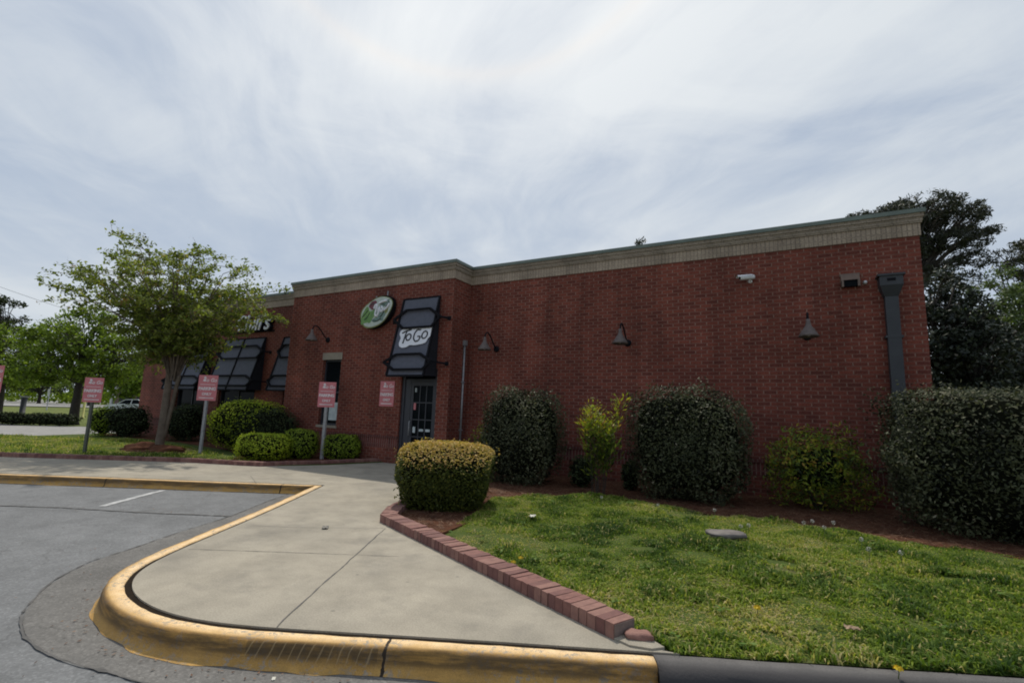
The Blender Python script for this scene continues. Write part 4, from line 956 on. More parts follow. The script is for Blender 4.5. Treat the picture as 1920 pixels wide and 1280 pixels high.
shrub_px(1091, 917, .2, 'small_shrub', (.24, .24, .60), 900, .06, M['lf_deep'], 'small dark shrub low behind the slim nandina', seed=14, p=2.6)
shrub_px(1181, 922, .2, 'small_shrub', (.16, .2, .55), 700, .06, M['lf_deep'], 'small dark shrub squeezed against the left side of the middle shrub', seed=15, p=2.6)
shrub('small_shrub', (-5.95, 9.7, 0), (.42, .4, 1.18), 1500, .06, M['lf_nandina'], 'thin reddish shrub in the wall corner behind the golden shrub', seed=16, p=2.2, amp=.2, core=.45, depth=.8)
# nandinas: upright canes with airy sprays
def nandina(loc, n_canes, h, spread, label, lean=(0, 0), seed=1, n_leaf=70, size=.06, bright=.15, low=.35, vee=1.0):
    r = np.random.default_rng(seed); t = empty('nandina', (loc[0], loc[1], 0), FACE); tag(t, label, 'shrub')
    st = MB(); P = []; N = []; T = []; A = []
    for i in range(n_canes):
        a_ = r.uniform(0, 6.283); d = spread*math.sqrt(r.random()); hh = h*(r.uniform(.70, 1.04) if i % 3 else r.uniform(.35, .75))
        top = np.array([d*math.cos(a_)+lean[0]*hh/h, d*math.sin(a_)+lean[1]*hh/h, hh]); bot = np.array([.34*d*math.cos(a_+.4), .34*d*math.sin(a_+.4), -.02])
        mid = bot*.65+top*.35+np.array([0, 0, .08]); q = smooth(resample([bot, mid, top], .1), it=2); st.tube([tuple(p_) for p_ in q], [.006-.003*k/len(q) for k in range(len(q))], 5)
        f_ = r.random(n_leaf)**.8; L_ = low+(1-low)*f_
        base = np.stack([np.interp(L_*(len(q)-1), np.arange(len(q)), q[:, k]) for k in range(3)], 1)
        dr = unit(n_leaf, r); dr[:, 2] = np.abs(dr[:, 2])*.9+.25; dr /= np.linalg.norm(dr, axis=1)[:, None]; ln_ = (.03+.16*r.random(n_leaf))*(h/1.4)*vee
        P.append(base+dr*ln_[:, None]); A.append(dr); N.append(np.c_[-dr[:, 0], -dr[:, 1], np.full(n_leaf, .7)])
        T.append(np.clip(r.normal(.24, .12, n_leaf)+(bright+.12)*np.clip((base[:, 2]/h-.55)/.18, 0, 1)+np.where(r.random(n_leaf) < .12, .25, 0), 0, 1))
    P = np.vstack(P); N = np.vstack(N); T = np.concatenate(T); A = np.vstack(A)
    put('foliage', leaf_mesh('foliage', P, N/np.linalg.norm(N, axis=1)[:, None], size*(.7+.6*r.random(len(P))), .30, T, r, None, .6, along=A), M['lf_nandina'], t); st.build('stems', M['dark_bark'], t)
    return t
g_ = ground(1122, 931); nandina((g_[0], g_[1]), 13, 1.62, .33, 'slim upright nandina with yellow green top between the dark shrubs', (.08, 0), 21, 150, .09, .24, .42, 1.2)
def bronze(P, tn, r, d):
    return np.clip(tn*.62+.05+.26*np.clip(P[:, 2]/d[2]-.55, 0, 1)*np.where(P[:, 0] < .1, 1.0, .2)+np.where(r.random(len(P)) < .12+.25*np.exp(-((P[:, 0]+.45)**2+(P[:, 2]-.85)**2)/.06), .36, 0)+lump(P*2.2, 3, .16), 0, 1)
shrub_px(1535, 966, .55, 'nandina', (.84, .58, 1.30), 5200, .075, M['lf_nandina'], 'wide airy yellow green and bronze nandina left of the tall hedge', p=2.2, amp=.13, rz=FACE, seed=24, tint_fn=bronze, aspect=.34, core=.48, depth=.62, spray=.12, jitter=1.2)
# pale flower spray beside the slim nandina
# shrubs of the left bed
shrub_px(493, 866, .52, 'low_shrub', (.63, .5, .68), 4200, .05, M['lf_lime'], 'bright yellow green low clipped shrub, leftmost of the low row', p=3.4, amp=.04, rz=FACE, seed=31, group='low clipped shrubs in the left bed', core=.88, depth=.13, jitter=.6)
shrub_px(560, 863, .45, 'low_shrub', (.47, .44, .76), 3200, .05, M['lf_mid'], 'mid green low clipped shrub, middle of the low row', p=3.2, amp=.04, rz=FACE, seed=32, group='low clipped shrubs in the left bed', core=.88, depth=.13, jitter=.6)
shrub_px(638, 864, .30, 'low_shrub', (.48, .30, .66), 3000, .05, M['lf_mid'], 'green low clipped shrub right of the third sign post', p=3.2, amp=.04, rz=FACE, seed=33, group='low clipped shrubs in the left bed', core=.88, depth=.13, jitter=.6)
shrub_px(457, 850, .85, 'rounded_shrub', (1.02, .72, 1.50), 6500, .06, M['lf_lime'], 'tall rounded light green shrub below the wide awning', p=2.8, amp=.06, rz=FACE, seed=34, depth=.15, jitter=.65, core=.86, tint_fn=lambda P, tn, r, d: np.clip(tn-.25+.5*np.clip(P[:, 2]/d[2]-.55, 0, 1), 0, 1))
shrub_px(497, 852, .55, 'rounded_shrub', (.90, .55, 1.24), 5200, .055, M['lf_deep'], 'darker rounded shrub behind the bright low clipped shrub', p=2.8, amp=.06, rz=FACE, seed=35, tint_fn=lambda P, tn, r, d: np.clip(tn+.35*np.clip(P[:, 2]/d[2]-.6, 0, 1), 0, 1))
shrub_px(342, 829, .5, 'rounded_shrub', (.62, .5, 1.24), 2600, .07, M['lf_deep'], 'dark rounded shrub just right of the crape myrtle trunk', p=2.8, rz=FACE, seed=36)
shrub_px(238, 821, .5, 'rounded_shrub', (.74, .5, 1.16), 2800, .07, M['lf_deep'], 'dark rounded shrub at the far brick corner of the building', p=2.8, rz=FACE, seed=37)
shrub_px(188, 819, .4, 'rounded_shrub', (.40, .4, 1.08), 1600, .07, M['lf_mid'], 'smaller dark shrub right of the leftmost whole sign post', p=2.6, rz=FACE, seed=38)
for i, (px, py, w_, lab) in enumerate(((112, 798, .62, 'low dark shrub under the broad green tree across the driveway'), (75, 797, .62, 'low dark shrub left of the tree trunk across the driveway'), (22, 796, .85, 'low dark shrub at the far left across the driveway'), (-40, 794, .8, 'low dark shrub across the driveway at the photo edge'))):
    shrub_px(px, py, .4, 'low_hedge_shrub', (w_+.15, .5, .58), 1200, .09, M['lf_deep'], lab, p=3.0, rz=FACE, seed=41+i, group='low shrubs across the driveway')

# trees
def tree(name, loc, label, trunk_h, trunk_r, lobes, leaf_n, leaf_size, mat, bark, seed, twigs=26, limbs=6, aspect=.5, cl=.35, lean=(0, 0), tint=(.45, .2), jitter=1.2, cat='tree', flat=.7, fork=.0, cluster_bias=.55):
    """lobes: (x, y, z, rx, ry, rz) relative to the base; leaves grow in clusters at twig ends"""
    r = np.random.default_rng(seed); t = empty(name, (loc[0], loc[1], loc[2] if len(loc) > 2 else 0)); tag(t, label, cat)
    tr = MB(); top = np.array([lean[0], lean[1], trunk_h])
    tq = smooth(resample([(0, 0, -.1), (lean[0]*.2, lean[1]*.2, trunk_h*.35), top], max(.12, trunk_h/10)), it=2)
    tr.tube([tuple(p_) for p_ in tq], [trunk_r*(1.25-.5*k/(len(tq)-1)) if k else trunk_r*1.6 for k in range(len(tq))], 10)
    vol = np.array([l[3]*l[4]*l[5] for l in lobes])**.8; vol = vol/vol.sum(); P = []; N = []; T = []
    CL = []
    for l, v_ in zip(lobes, vol):
        c_ = np.array(l[:3]); dm = np.array(l[3:]); nl = max(1, int(round(limbs*v_*len(lobes)/max(1, len(lobes)**.5))))
        nt_ = max(4, int(twigs*v_*len(lobes)))
        ends = c_+unit(nt_, r)*(cluster_bias+(1-cluster_bias)*r.random(nt_)**.6)[:, None]*dm
        for li in range(nl):
            e = ends[r.integers(len(ends))]*.35+c_*.65; mid = top*.55+e*.45+np.array([0, 0, .12*np.linalg.norm(e-top)])+r.normal(0, .03, 3)*np.linalg.norm(e-top)
            q = smooth(resample([top-np.array([0, 0, fork*r.random()]), mid, e], max(.1, np.linalg.norm(e-top)/9)), it=3); rr_ = np.linspace(trunk_r*.62, trunk_r*.16, len(q))
            tr.tube([tuple(p_) for p_ in q], list(rr_), 6, False)
            mine = ends[li::nl]
            for e2 in mine:
                k = r.integers(len(q)//3, len(q)); s0 = q[k]; m2 = (s0+e2)/2+np.array([0, 0, .1*np.linalg.norm(e2-s0)])+r.normal(0, .04, 3)*np.linalg.norm(e2-s0)
                tr.tube([tuple(p_) for p_ in smooth(resample([s0, m2, e2], max(.1, np.linalg.norm(e2-s0)/5)), it=1)], trunk_r*.09, 4, False)
        CL += [(e2, dm) for e2 in ends]
    per = max(3, leaf_n//len(CL))
    for e2, dm in CL:
        n_ = int(per*r.uniform(.5, 1.5)); s_c = cl*r.uniform(.7, 1.3)
        o_ = unit(n_, r)*(r.random(n_)**.55)[:, None]*np.array([s_c, s_c, s_c*flat]); P.append(e2+o_)
        nn = o_/s_c*.5+np.array([0, 0, .6]); N.append(nn); T.append(np.clip(r.normal(tint[0]+r.normal(0, .1), tint[1], n_), 0, 1))
    P = np.vstack(P); N = np.vstack(N); T = np.concatenate(T)
    tr.build('trunk', bark, t)
    put('crown', leaf_mesh('crown', P, N, leaf_size*(.65+.7*r.random(len(P))), aspect, T, r, None, jitter), mat, t)
    return t
M['lf_crape'] = leaf_material('crape myrtle leaf', [(0, (.04, .045, .014)), (.35, (.125, .165, .034)), (.65, (.22, .265, .055)), (.88, (.32, .32, .09)), (1, (.33, .21, .08))], .55, .45, .25)
M['lf_tree'] = leaf_material('broad green tree leaf', [(0, (.03, .04, .008)), (.4, (.12, .18, .025)), (.8, (.21, .29, .04)), (1, (.28, .34, .07))], .55, .45, .25)
M['lf_magnolia'] = leaf_material('dark magnolia leaf', [(0, (.008, .011, .009)), (.5, (.032, .043, .027)), (.85, (.07, .08, .055)), (1, (.20, .19, .15))], .5, .10, .3)
M['lf_pine'] = leaf_material('dark pine needle', [(0, (.012, .015, .010)), (.5, (.035, .042, .026)), (1, (.075, .08, .05))], .5, .2)
M['lf_light'] = leaf_material('pale green leaf', [(0, (.03, .045, .015)), (.5, (.085, .125, .04)), (1, (.15, .19, .08))], .5, .35)
# crape myrtle: one pale trunk, then many thin limbs fanning into a wide vase
def crape(loc, label):
    r = np.random.default_rng(78); t = empty('crape_myrtle', (loc[0], loc[1], 0), FACE); tag(t, label, 'tree')
    tr = MB(); P = []; N = []; T = []
    tq = smooth(resample([(-.02, 0, -.05), (.01, 0, .7), (.0, 0, 2.2)], .15), it=2); tr.tube([tuple(p_) for p_ in tq], list(np.linspace(.118, .08, len(tq))), 12)
    tr.tube([tuple(p_) for p_ in smooth(resample([(.06, .02, .35), (.15, .03, 1.1), (.26, .02, 2.1)], .15), it=2)], .052, 9)
    fk = np.array([.10, 0, 2.15]); nl = 34; ga = 2.39996
    for i in range(nl):
        u = (i+.5)/nl; a_ = i*ga+r.normal(0, .2); R1 = 2.28*math.sqrt(u)*r.uniform(.88, 1.08); z1 = 5.35-1.45*u**1.8-.5*max(0, math.cos(a_)-.2)*u+r.normal(0, .14)
        e = np.array([R1*math.cos(a_)-.06, R1*math.sin(a_)*.8, z1]); s0 = fk+np.array([.10*math.cos(a_), .06*math.sin(a_), r.uniform(-.25, .1)])
        mid = s0*.55+e*.45+np.array([-.45*math.cos(a_)*u, -.4*math.sin(a_)*u, .35*u]); q = smooth(resample([s0, mid, e], .14), it=4)
        tr.tube([tuple(p_) for p_ in q], list(np.linspace(.028, .008, len(q))), 6, False)
        nb = 13
        for b in range(nb):
            k = r.integers(int(len(q)*.18), len(q)); b0 = q[k]; out_ = np.array([math.cos(a_), math.sin(a_), 0])
            d = unit(1, r)[0]*np.array([1, 1, .5])+out_*.55+np.array([0, 0, .25]); d /= np.linalg.norm(d); Lb = r.uniform(.35, .85)*(1.25 if b == 0 else 1)
            if b == 0: b0 = q[-1]; d = out_*.9+np.array([0, 0, r.uniform(-.05, .35)]); d /= np.linalg.norm(d)
            be = b0+d*Lb; be[2] = max(be[2], 2.35); bq = smooth(resample([b0, (b0+be)/2+np.array([0, 0, .06]), be], .1), it=1); tr.tube([tuple(p_) for p_ in bq], list(np.linspace(.010, .004, len(bq))), 4, False)
            for w_ in range(6):
                b1 = bq[r.integers(len(bq)//3, len(bq))]; d2 = d*.8+unit(1, r)[0]*.8; d2[2] = d2[2]*.5+.08; d2 /= np.linalg.norm(d2); Lt = r.uniform(.15, .42); te = b1+d2*Lt
                tr.tube([tuple(b1), tuple(te)], .0035, 3, False); nn = int(r.integers(9, 16)); f_ = r.random(nn)
                P.append(b1+(te-b1)*f_[:, None]*1.1+r.normal(0, .045, (nn, 3))); N.append(np.tile([0, 0, .8], (nn, 1))); T.append(np.clip(r.normal(.5+r.normal(0, .16), .15, nn), 0, 1))
    P = np.vstack(P); N = np.vstack(N); T = np.concatenate(T)
    tr.build('trunk', M['bark'], t); put('crown', leaf_mesh('crown', P, N, .095*(.6+.7*r.random(len(P))), .55, T, r, None, 1.2), M['lf_crape'], t)
    return t
g_ = ground(298, 846); CRAPE = crape((g_[0], g_[1]), 'multi stemmed crape myrtle with thin spreading crown in front of the building')
# mulch mound at its foot
mm_ = []; 
X_, F_ = blob_surface((.88, .62, .17), 1.8, 5, .22, 40, 18); me = bpy.data.meshes.new('mulch_mound'); X_[:, 2] = np.maximum(X_[:, 2], -.01); me.from_pydata([tuple(v) for v in X_], [], F_)
for p_ in me.polygons: p_.use_smooth = True
o = put('mulch_mound', me, M['mulch']); o.location = (g_[0]+.0, g_[1]-.05, .015); o.rotation_euler = (0, 0, FACE); tag(o, 'low mound of reddish mulch round the crape myrtle trunk', 'mulch mound')
def at(px, depth):   # ground position under an image column at a given distance
    d = ray(px, 770); d = d[:2]/(d@CF); return d*depth
R2 = lambda dx, dy: np.array([CR[0]*dx+CF[0]*dy, CR[1]*dx+CF[1]*dy])/1.0
def lob(lst):        # lobes given across the view, along the view, up
    o = []
    for x, y, z, a_, b_, c_ in lst: q = R2(x, y); o.append((q[0], q[1], z, a_, b_, c_))
    return o
p = at(140, 28.0)
tree('broad_tree', (p[0], p[1], -.1), 'broad bright green tree behind the red sign across the driveway', 2.3, .22, lob([(0, 0, 4.8, 2.6, 2.2, 1.5), (-2.3, .3, 4.2, 1.7, 1.6, 1.4), (2.3, 0, 3.9, 1.8, 1.6, 1.5), (-1.2, -.5, 3.0, 1.8, 1.4, .8), (1.4, -.4, 3.0, 1.5, 1.4, .7), (-3.4, 0, 2.9, 1.1, 1.0, .8), (.3, 0, 5.9, 1.3, 1.3, .8)]), 15000, .19, M['lf_tree'], M['dark_bark'], 51, 34, 7, cl=.55)
p = at(5, 31.0)
tree('broad_tree', (p[0]-1, p[1], -.1), 'leafy green tree at the left edge behind the cut off sign', 2.4, .25, lob([(-1.5, 0, 4.6, 2.2, 2, 1.5), (.6, 0, 4.0, 1.7, 1.6, 1.2), (-.5, 0, 3.0, 2.0, 1.6, .8), (.4, 0, 2.3, 1.2, 1.2, .6)]), 8000, .2, M['lf_tree'], M['dark_bark'], 52, 34, 6, cl=.55)
p = at(-22, 34.0)
tree('conifer', (p[0], p[1], -.1), 'taller dark tree mostly outside the left edge of the photo', 4, .25, lob([(0, 0, 7.3, 1.2, 1.2, 1.2), (0, 0, 5.4, 1.8, 1.8, 1.2)]), 3500, .2, M['lf_deep'], M['dark_bark'], 53, 30, 5, cl=.5)
for i, (px, dep_, zc_, rx, rz_, mt_, lab) in enumerate(((240, 62, 4.2, 3.4, 2.4, 'lf_tree', 'light green tree far behind the white car beside the building'), (165, 95, 5.2, 6, 3.2, 'lf_tree', 'distant green tree seen under the broad tree crown'), (70, 100, 5.0, 6.5, 3.2, 'lf_deep', 'distant dark tree left of the broad tree trunk'), (-20, 95, 5.5, 6, 3.5, 'lf_tree', 'distant tree near the left photo edge'), (290, 80, 5.5, 5, 3.5, 'lf_tree', 'distant tree hidden behind the building corner'))):
    p = at(px, dep_)
    tree('distant_tree', (p[0], p[1], -.1), lab, 1.8, .3, lob([(0, 0, zc_, rx, rx*.8, rz_), (rx*.5, 0, zc_-.8, rx*.6, rx*.6, rz_*.7), (-rx*.5, 0, zc_-.9, rx*.6, rx*.6, rz_*.7)]), 4500, .42, M[mt_], M['dark_bark'], 60+i, 40, 5, cl=1.0)
# right background
p = at(1822, 13.4)
tree('magnolia', (p[0], p[1], 0), 'dense dark magnolia behind the tall hedge', 1.2, .22, lob([(0, 0, 1.6, 1.6, 1.5, 1.4), (-.9, 0, 1.9, .8, 1.0, 1.2), (.2, 0, 3.1, 1.5, 1.5, 1.2), (1.9, .5, 1.8, 1.5, 1.4, 1.6), (2.0, .8, 3.3, 1.4, 1.3, 1.1), (-.75, .2, 3.6, .85, .9, 1.0), (-.55, .2, 4.9, .9, .9, .95), (.4, .4, 4.4, .9, .9, .9)]), 34000, .13, M['lf_magnolia'], M['dark_bark'], 71, 60, 6, cl=.36, cluster_bias=.35)
p = at(1895, 19)
tree('pale_tree', (p[0]+.5, p[1], 0), 'pale green leafy tree behind the magnolia at the right edge', 2.2, .2, lob([(0, 0, 6.2, 1.5, 1.4, 1.6), (-.9, 0, 5.2, 1.2, 1.2, 1.3), (1.5, 0, 5.8, 1.5, 1.4, 1.5), (0, 0, 3.8, 2.2, 1.8, 1.5)]), 15000, .13, M['lf_light'], M['dark_bark'], 72, 44, 6, cl=.42)
p = at(1738, 27)
tree('pine', (p[0], p[1], 0), 'tall dark pine with clumped crown rising behind the building end', 9.2, .28, lob([(-3.7, 0, 12.5, 1.2, 1.0, .55), (-2.2, 0, 13.2, 1.4, 1.2, .8), (-.6, 0, 13.4, 1.4, 1.2, .9), (0.9, 0, 14.0, 1.8, 1.6, 1.0), (2.6, 0, 13.5, 1.6, 1.5, .9), (3.7, 0, 12.5, 1.0, 1.0, .7), (1.6, 0, 12.0, 1.9, 1.4, .7), (-.6, 0, 11.5, 1.2, 1.2, .6), (3.4, 0, 11.0, 1.2, 1.0, .5), (1.0, 0, 10.4, 1.3, 1.1, .5), (2.6, 0, 9.8, 1.2, 1.0, .5)]), 24000, .24, M['lf_pine'], M['dark_bark'], 73, 30, 6, .22, cl=.44, jitter=1.5, flat=.6)
p = at(1925, 27)
tree('pine', (p[0]+.8, p[1], 0), 'second dark pine cut off by the right edge of the photo', 8.0, .28, lob([(-.6, 0, 11.0, 1.3, 1.2, .8), (1.0, 0, 11.8, 1.7, 1.4, 1.0), (0, 0, 9.6, 1.7, 1.4, .7), (2, 0, 10, 1.6, 1.4, .8)]), 9000, .26, M['lf_pine'], M['dark_bark'], 74, 30, 6, .22, cl=.44, jitter=1.5, flat=.6)
for i, (px, dep_, ty_, lab, w_) in enumerate(((1201, 40, 451, 'dark treetop just showing over the middle of the parapet', 1.0), (1336, 40, 443, 'treetop barely showing over the parapet right of the first one', .8), (1458, 40, 426, 'treetop peeping over the parapet left of the big pine', .9))):
    tip = ray(px, ty_)*dep_; p = tip[:2]; ztop_ = EYE+tip[2]+.15
    tree('treetop_pine', (p[0], p[1], 0), lab, ztop_-6.0, .22, lob([(0, 0, ztop_-.9, w_*.55, w_*.5, .8), (.3, 0, ztop_-2.6, w_*1.5, w_*1.3, 1.0), (-.9, 0, ztop_-4.2, w_*1.9, w_*1.6, 1.0), (1.3, .3, ztop_-5.0, w_*1.8, w_*1.6, 1.0), (-.2, 0, ztop_-6.4, w_*2.3, w_*2, 1.1)]), 9000, .26, M['lf_pine'], M['dark_bark'], 80+i, 30, 5, .3, cl=.4)

# ------------------------------------------------------------------ grass blades, straw and small things on the ground
M['blade'] = leaf_material('grass blade', [(0, (.042, .085, .018)), (.35, (.110, .175, .027)), (.62, (.225, .295, .043)), (.82, (.34, .35, .08)), (1, (.50, .41, .22))], .65, .42, .15)
M['straw'] = leaf_material('pine straw', [(0, (.06, .028, .016)), (.5, (.13, .065, .035)), (1, (.24, .14, .08))], .8, .0)
_q = ground(1462, 1072); _q2 = ground(1350, 1022); _q3 = ground(1260, 1195); BARE = [(_q[0], _q[1], .20, .16), (_q2[0], _q2[1]+.05, .34, .22), (_q3[0], _q3[1], .16, .07), (-3.35, 4.75, .2, .2), (-1.3, 5.35, .16, .10), (-.1, 5.2, .22, .10), (1.3, 5.9, .2, .1), (-2.2, 6.6, .15, .12)]
def blades(name, poly, n, hmin, hmax, zf, mat, label, seed, bare=.35, w=.006, off=0.0):
    r = np.random.default_rng(seed); P_ = np.array([p_[:2] for p_ in poly]); lo, hi = P_.min(0), P_.max(0)
    x = r.uniform(lo[0], hi[0], n*2); y = r.uniform(lo[1], hi[1], n*2); ok = inside(poly, x, y); x, y = x[ok][:n], y[ok][:n]
    # tufts: density and height follow slow waves
    def wv(fr, sd_):
        rr_ = np.random.default_rng(sd_); o_ = 0; am = 1.0
        for k in range(3):
            L_ = rr_.standard_normal((256, 256)); th = rr_.uniform(0, 3); u_ = (x*math.cos(th)-y*math.sin(th))*fr+60; v_ = (x*math.sin(th)+y*math.cos(th))*fr+60
            iu, iv = np.floor(u_).astype(int), np.floor(v_).astype(int); fu, fv = u_-iu, v_-iv; fu = fu*fu*(3-2*fu); fv = fv*fv*(3-2*fv); iu %= 255; iv %= 255
            o_ = o_+am*((L_[iu, iv]*(1-fu)+L_[iu+1, iv]*fu)*(1-fv)+(L_[iu, iv+1]*(1-fu)+L_[iu+1, iv+1]*fu)*fv); fr *= 2.1; am *= .55
        return o_
    d1, d2, d3 = wv(1.3, seed+1), wv(.9, seed+2), wv(4.5, seed+3)
    keep = r.random(len(x)) < np.clip(.92+.25*d1+.2*d3-.5*np.clip(d2+.3*d3-1.3, 0, 1), bare, 1)
    for bx, by, br_, bb_ in BARE: keep &= (((x-bx)/br_)**2+((y-by)/bb_)**2 > r.uniform(.4, 1.4, len(x)))
    d4 = wv(2.6, seed+4)[keep]; x, y, d1, d2, d3 = x[keep], y[keep], d1[keep], d2[keep], d3[keep]; n = len(x)
    clump = np.clip(d3*.55+d4*.75, -1.3, 1.9)
    if name == 'grass' and seed == 91: clump = np.minimum(clump+1.1*np.exp(-np.maximum(y-(3.60+.477*x), 0)/.45)*np.clip((x+.3)/.6, 0, 1)*(.4+.6*(d1 > -.3)), 1.9)
    h_ = (hmin+(hmax-hmin)*r.random(n)**1.7)*np.clip(.85+.20*d1+.50*clump, .35, 2.3)
    a_ = r.uniform(0, 6.283, n); ln_ = .15+r.random(n)*1.15; dx, dy = np.cos(a_), np.sin(a_); z = zf(x, y)
    b0 = np.c_[x, y, z-.005]; sd_ = np.c_[-dy, dx, np.zeros(n)]*(w*(.7+.6*r.random(n)))[:, None]
    mid = b0+np.c_[dx*h_*ln_*.35, dy*h_*ln_*.35, h_*.62]; tip = b0+np.c_[dx*h_*ln_, dy*h_*ln_, h_*(1-.42*np.minimum(ln_, 1.2))]
    V = np.stack([b0-sd_, b0+sd_, mid+sd_*.8, tip+sd_*.1, tip-sd_*.1, mid-sd_*.8], 1).reshape(-1, 3)
    i0 = np.arange(n)*6; F = np.vstack([np.stack([i0, i0+1, i0+2, i0+5], 1), np.stack([i0+5, i0+2, i0+3, i0+4], 1)]).astype(np.int32)
    t_ = np.clip(r.normal(.43+off, .16, n)-.23*clump+.11*d2+.04*d1, 0, 1); dead = r.random(n) < .075+off*.6+.30*np.clip(d2+.3*d3-1.1, 0, 1); t_[dead] = r.uniform(.82, 1, dead.sum())
    me = bpy.data.meshes.new(name); me.vertices.add(len(V)); me.vertices.foreach_set('co', V.astype(np.float32).ravel()); me.loops.add(F.size); me.loops.foreach_set('vertex_index', F.ravel())
    me.polygons.add(len(F)); me.polygons.foreach_set('loop_start', np.arange(0, F.size, 4, dtype=np.int32)); me.polygons.foreach_set('loop_total', np.full(len(F), 4, np.int32)); me.update(calc_edges=True)
    at_ = me.attributes.new('tint', 'FLOAT', 'POINT'); at_.data.foreach_set('value', np.repeat(t_, 6).astype(np.float32))
    o = put(name, me, mat); tag(o, label, kind='stuff'); return o
lawn_poly = LAWN_FRONT[:6]+[(4.6, 5.8), (4.6, 7.6)]+LAWN_BACK[:10][::-1]
blades('grass', lawn_poly, 290000, .018, .060, lambda x, y: lawn_z(x, y), M['blade'], 'uneven green lawn grass between the kerb and the mulch bed', 91, .2)
edge_poly = [(-.80, 3.36), (-.55, 3.28), (.2, 3.64), (1.13, 4.09), (3, 4.98), (3, 5.12), (1.1, 4.25), (.2, 3.82), (-.6, 3.5)]
strip_poly = [(-10.4, 7.38), (-11.9, 6.85), (-15.3, 4.75), (-24, -.2), (-27.6, 4.2), (-22.9, 7.1), (-20, 8.9), (-15, 8.5), (-12.6, 7.9)]
blades('grass', strip_poly, 60000, .025, .075, lambda x, y: x*0+.015, M['blade'], 'short pale grass on the strip with the red signs', 92, .3, .009, .17)
def straws(name, poly, n, z, label, seed, zf=None):
    r = np.random.default_rng(seed); P_ = np.array(poly); lo, hi = P_.min(0), P_.max(0); x = r.uniform(lo[0], hi[0], n*3); y = r.uniform(lo[1], hi[1], n*3); ok = inside(poly, x, y); x, y = x[ok][:n], y[ok][:n]; n = len(x)
    P = np.c_[x, y, np.full(n, z)+r.random(n)*.025]; N = np.tile([0, 0, 1.], (n, 1)); al = unit(n, r)*np.array([1, 1, .15])
    o = put(name, leaf_mesh(name, P, N, .07+.06*r.random(n), .05, r.random(n), r, None, .35, along=al), M['straw']); tag(o, label, kind='stuff')
_mg = ground(298, 848); straws('pine_straw', [(_mg[0]+1.0*math.cos(k*.5), _mg[1]+.8*math.sin(k*.5)) for k in range(12)], 1500, .04, 'loose pine straw round the foot of the crape myrtle', 96)
straws('pine_straw', [(-4.4, 4.95), (-5.3, 7.2), (-6.6, 10.3), (3.6, 10.4), (3.6, 7.5), (.72, 7.75), (-1.6, 7.95), (-2.6, 7.95), (-3.75, 7.6), (-4.0, 7.0), (-3.5, 5.6), (-3.5, 4.7)], 26000, .02, 'loose reddish pine straw over the mulch bed', 95)
# broadleaf weeds among the grass: rosettes of wider leaves
r = np.random.default_rng(97); P = []; N = []; A = []
for k in range(110):
    cx_, cy_ = r.uniform(-3.6, 3.2), r.uniform(3.4, 8.0)
    if not inside(lawn_poly, np.array([cx_]), np.array([cy_]))[0]: continue
    zc_ = float(lawn_z(np.array([cx_]), np.array([cy_]))[0]); rad = r.uniform(.02, .06)
    for q_ in range(int(r.integers(7, 15))):
        a_ = r.uniform(0, 6.28); d_ = rad*r.uniform(.3, 1); P.append((cx_+d_*math.cos(a_), cy_+d_*math.sin(a_), zc_+r.uniform(.02, .06))); A.append((math.cos(a_), math.sin(a_), .25)); N.append((0, 0, 1))
n = len(P); M['weed'] = leaf_material('broad weed leaf', [(0, (.05, .10, .022)), (.5, (.10, .17, .035)), (1, (.19, .26, .07))], .7, .25, .1)
o = put('weeds', leaf_mesh('weeds', np.array(P), np.array(N, float), .03+.03*r.random(n), .42, np.clip(r.normal(.5, .2, n), 0, 1), r, None, .35, along=np.array(A)), M['weed']); tag(o, 'broad leaved weeds scattered through the lawn grass', kind='stuff')
# leaf litter and twigs in the gutter
r = np.random.default_rng(98); gp = offset_path(kerb_path, .30); ii = r.integers(len(farp)-30, len(kerb_path)-1, 420); P = gp[ii]+r.normal(0, .07, (420, 2)); P = np.vstack([P, np.c_[r.uniform(-9, -3, 160), r.uniform(.8, 5.5, 160)]])
ok = ~inside([tuple(q_) for q_ in offset_path(kerb_path, .24)]+[(-.6, 3.3), (-.6, 12), (-40, 12)], P[:, 0], P[:, 1]); P = P[ok]; n = len(P)
o = put('leaf_litter', leaf_mesh('leaf_litter', np.c_[P, np.full(n, LOT+.012)], np.tile([0, 0, 1.], (n, 1)), .012+.022*r.random(n), .4, r.random(n), r, None, .3), M['straw']); tag(o, 'small dry leaf bits lying on the asphalt along the gutter', kind='stuff')
# flat stone in the lawn
def rock(name, loc, dims, mat, label, cat, seed, rz=0, p=4, amp=.06):
    X_, F_ = blob_surface(dims, p, seed, amp, 24, 12); me = bpy.data.meshes.new(name); me.from_pydata([tuple(v) for v in X_], [], F_)
    for q in me.polygons: q.use_smooth = True
    o = put(name, me, mat); o.location = loc; o.rotation_euler = (0, 0, rz); return tag(o, label, cat)
M['stone'] = plain('grey weathered stone', (.20, .18, .16), (.12, .105, .10), .9, 9, bump=.5)
g_ = ground(1360, 1018, .05); rock('flat_stone', (g_[0], g_[1]+.12, lawn_z(np.array([g_[0]]), np.array([g_[1]]))[0]+.055), (.20, .13, .028), M['stone'], 'flat grey utility stone set in the middle of the lawn', 'stone', 3, FACE, 5, .04)
M['dry_leaf'] = plain('dry tan leaf', (.36, .25, .16), (.27, .18, .11), .8, 20)
M['litter'] = plain('white litter', (.65, .63, .55), (.5, .48, .4), .8, 20)
M['yellow_petal'] = plain('yellow petals', (.72, .52, .02), (.6, .4, .02), .6, 20)
M['seed'] = plain('pale seed fluff', (.52, .50, .45), (.42, .40, .36), .9, 30)
M['stalk'] = plain('green stalk', (.10, .13, .04), None, .7)
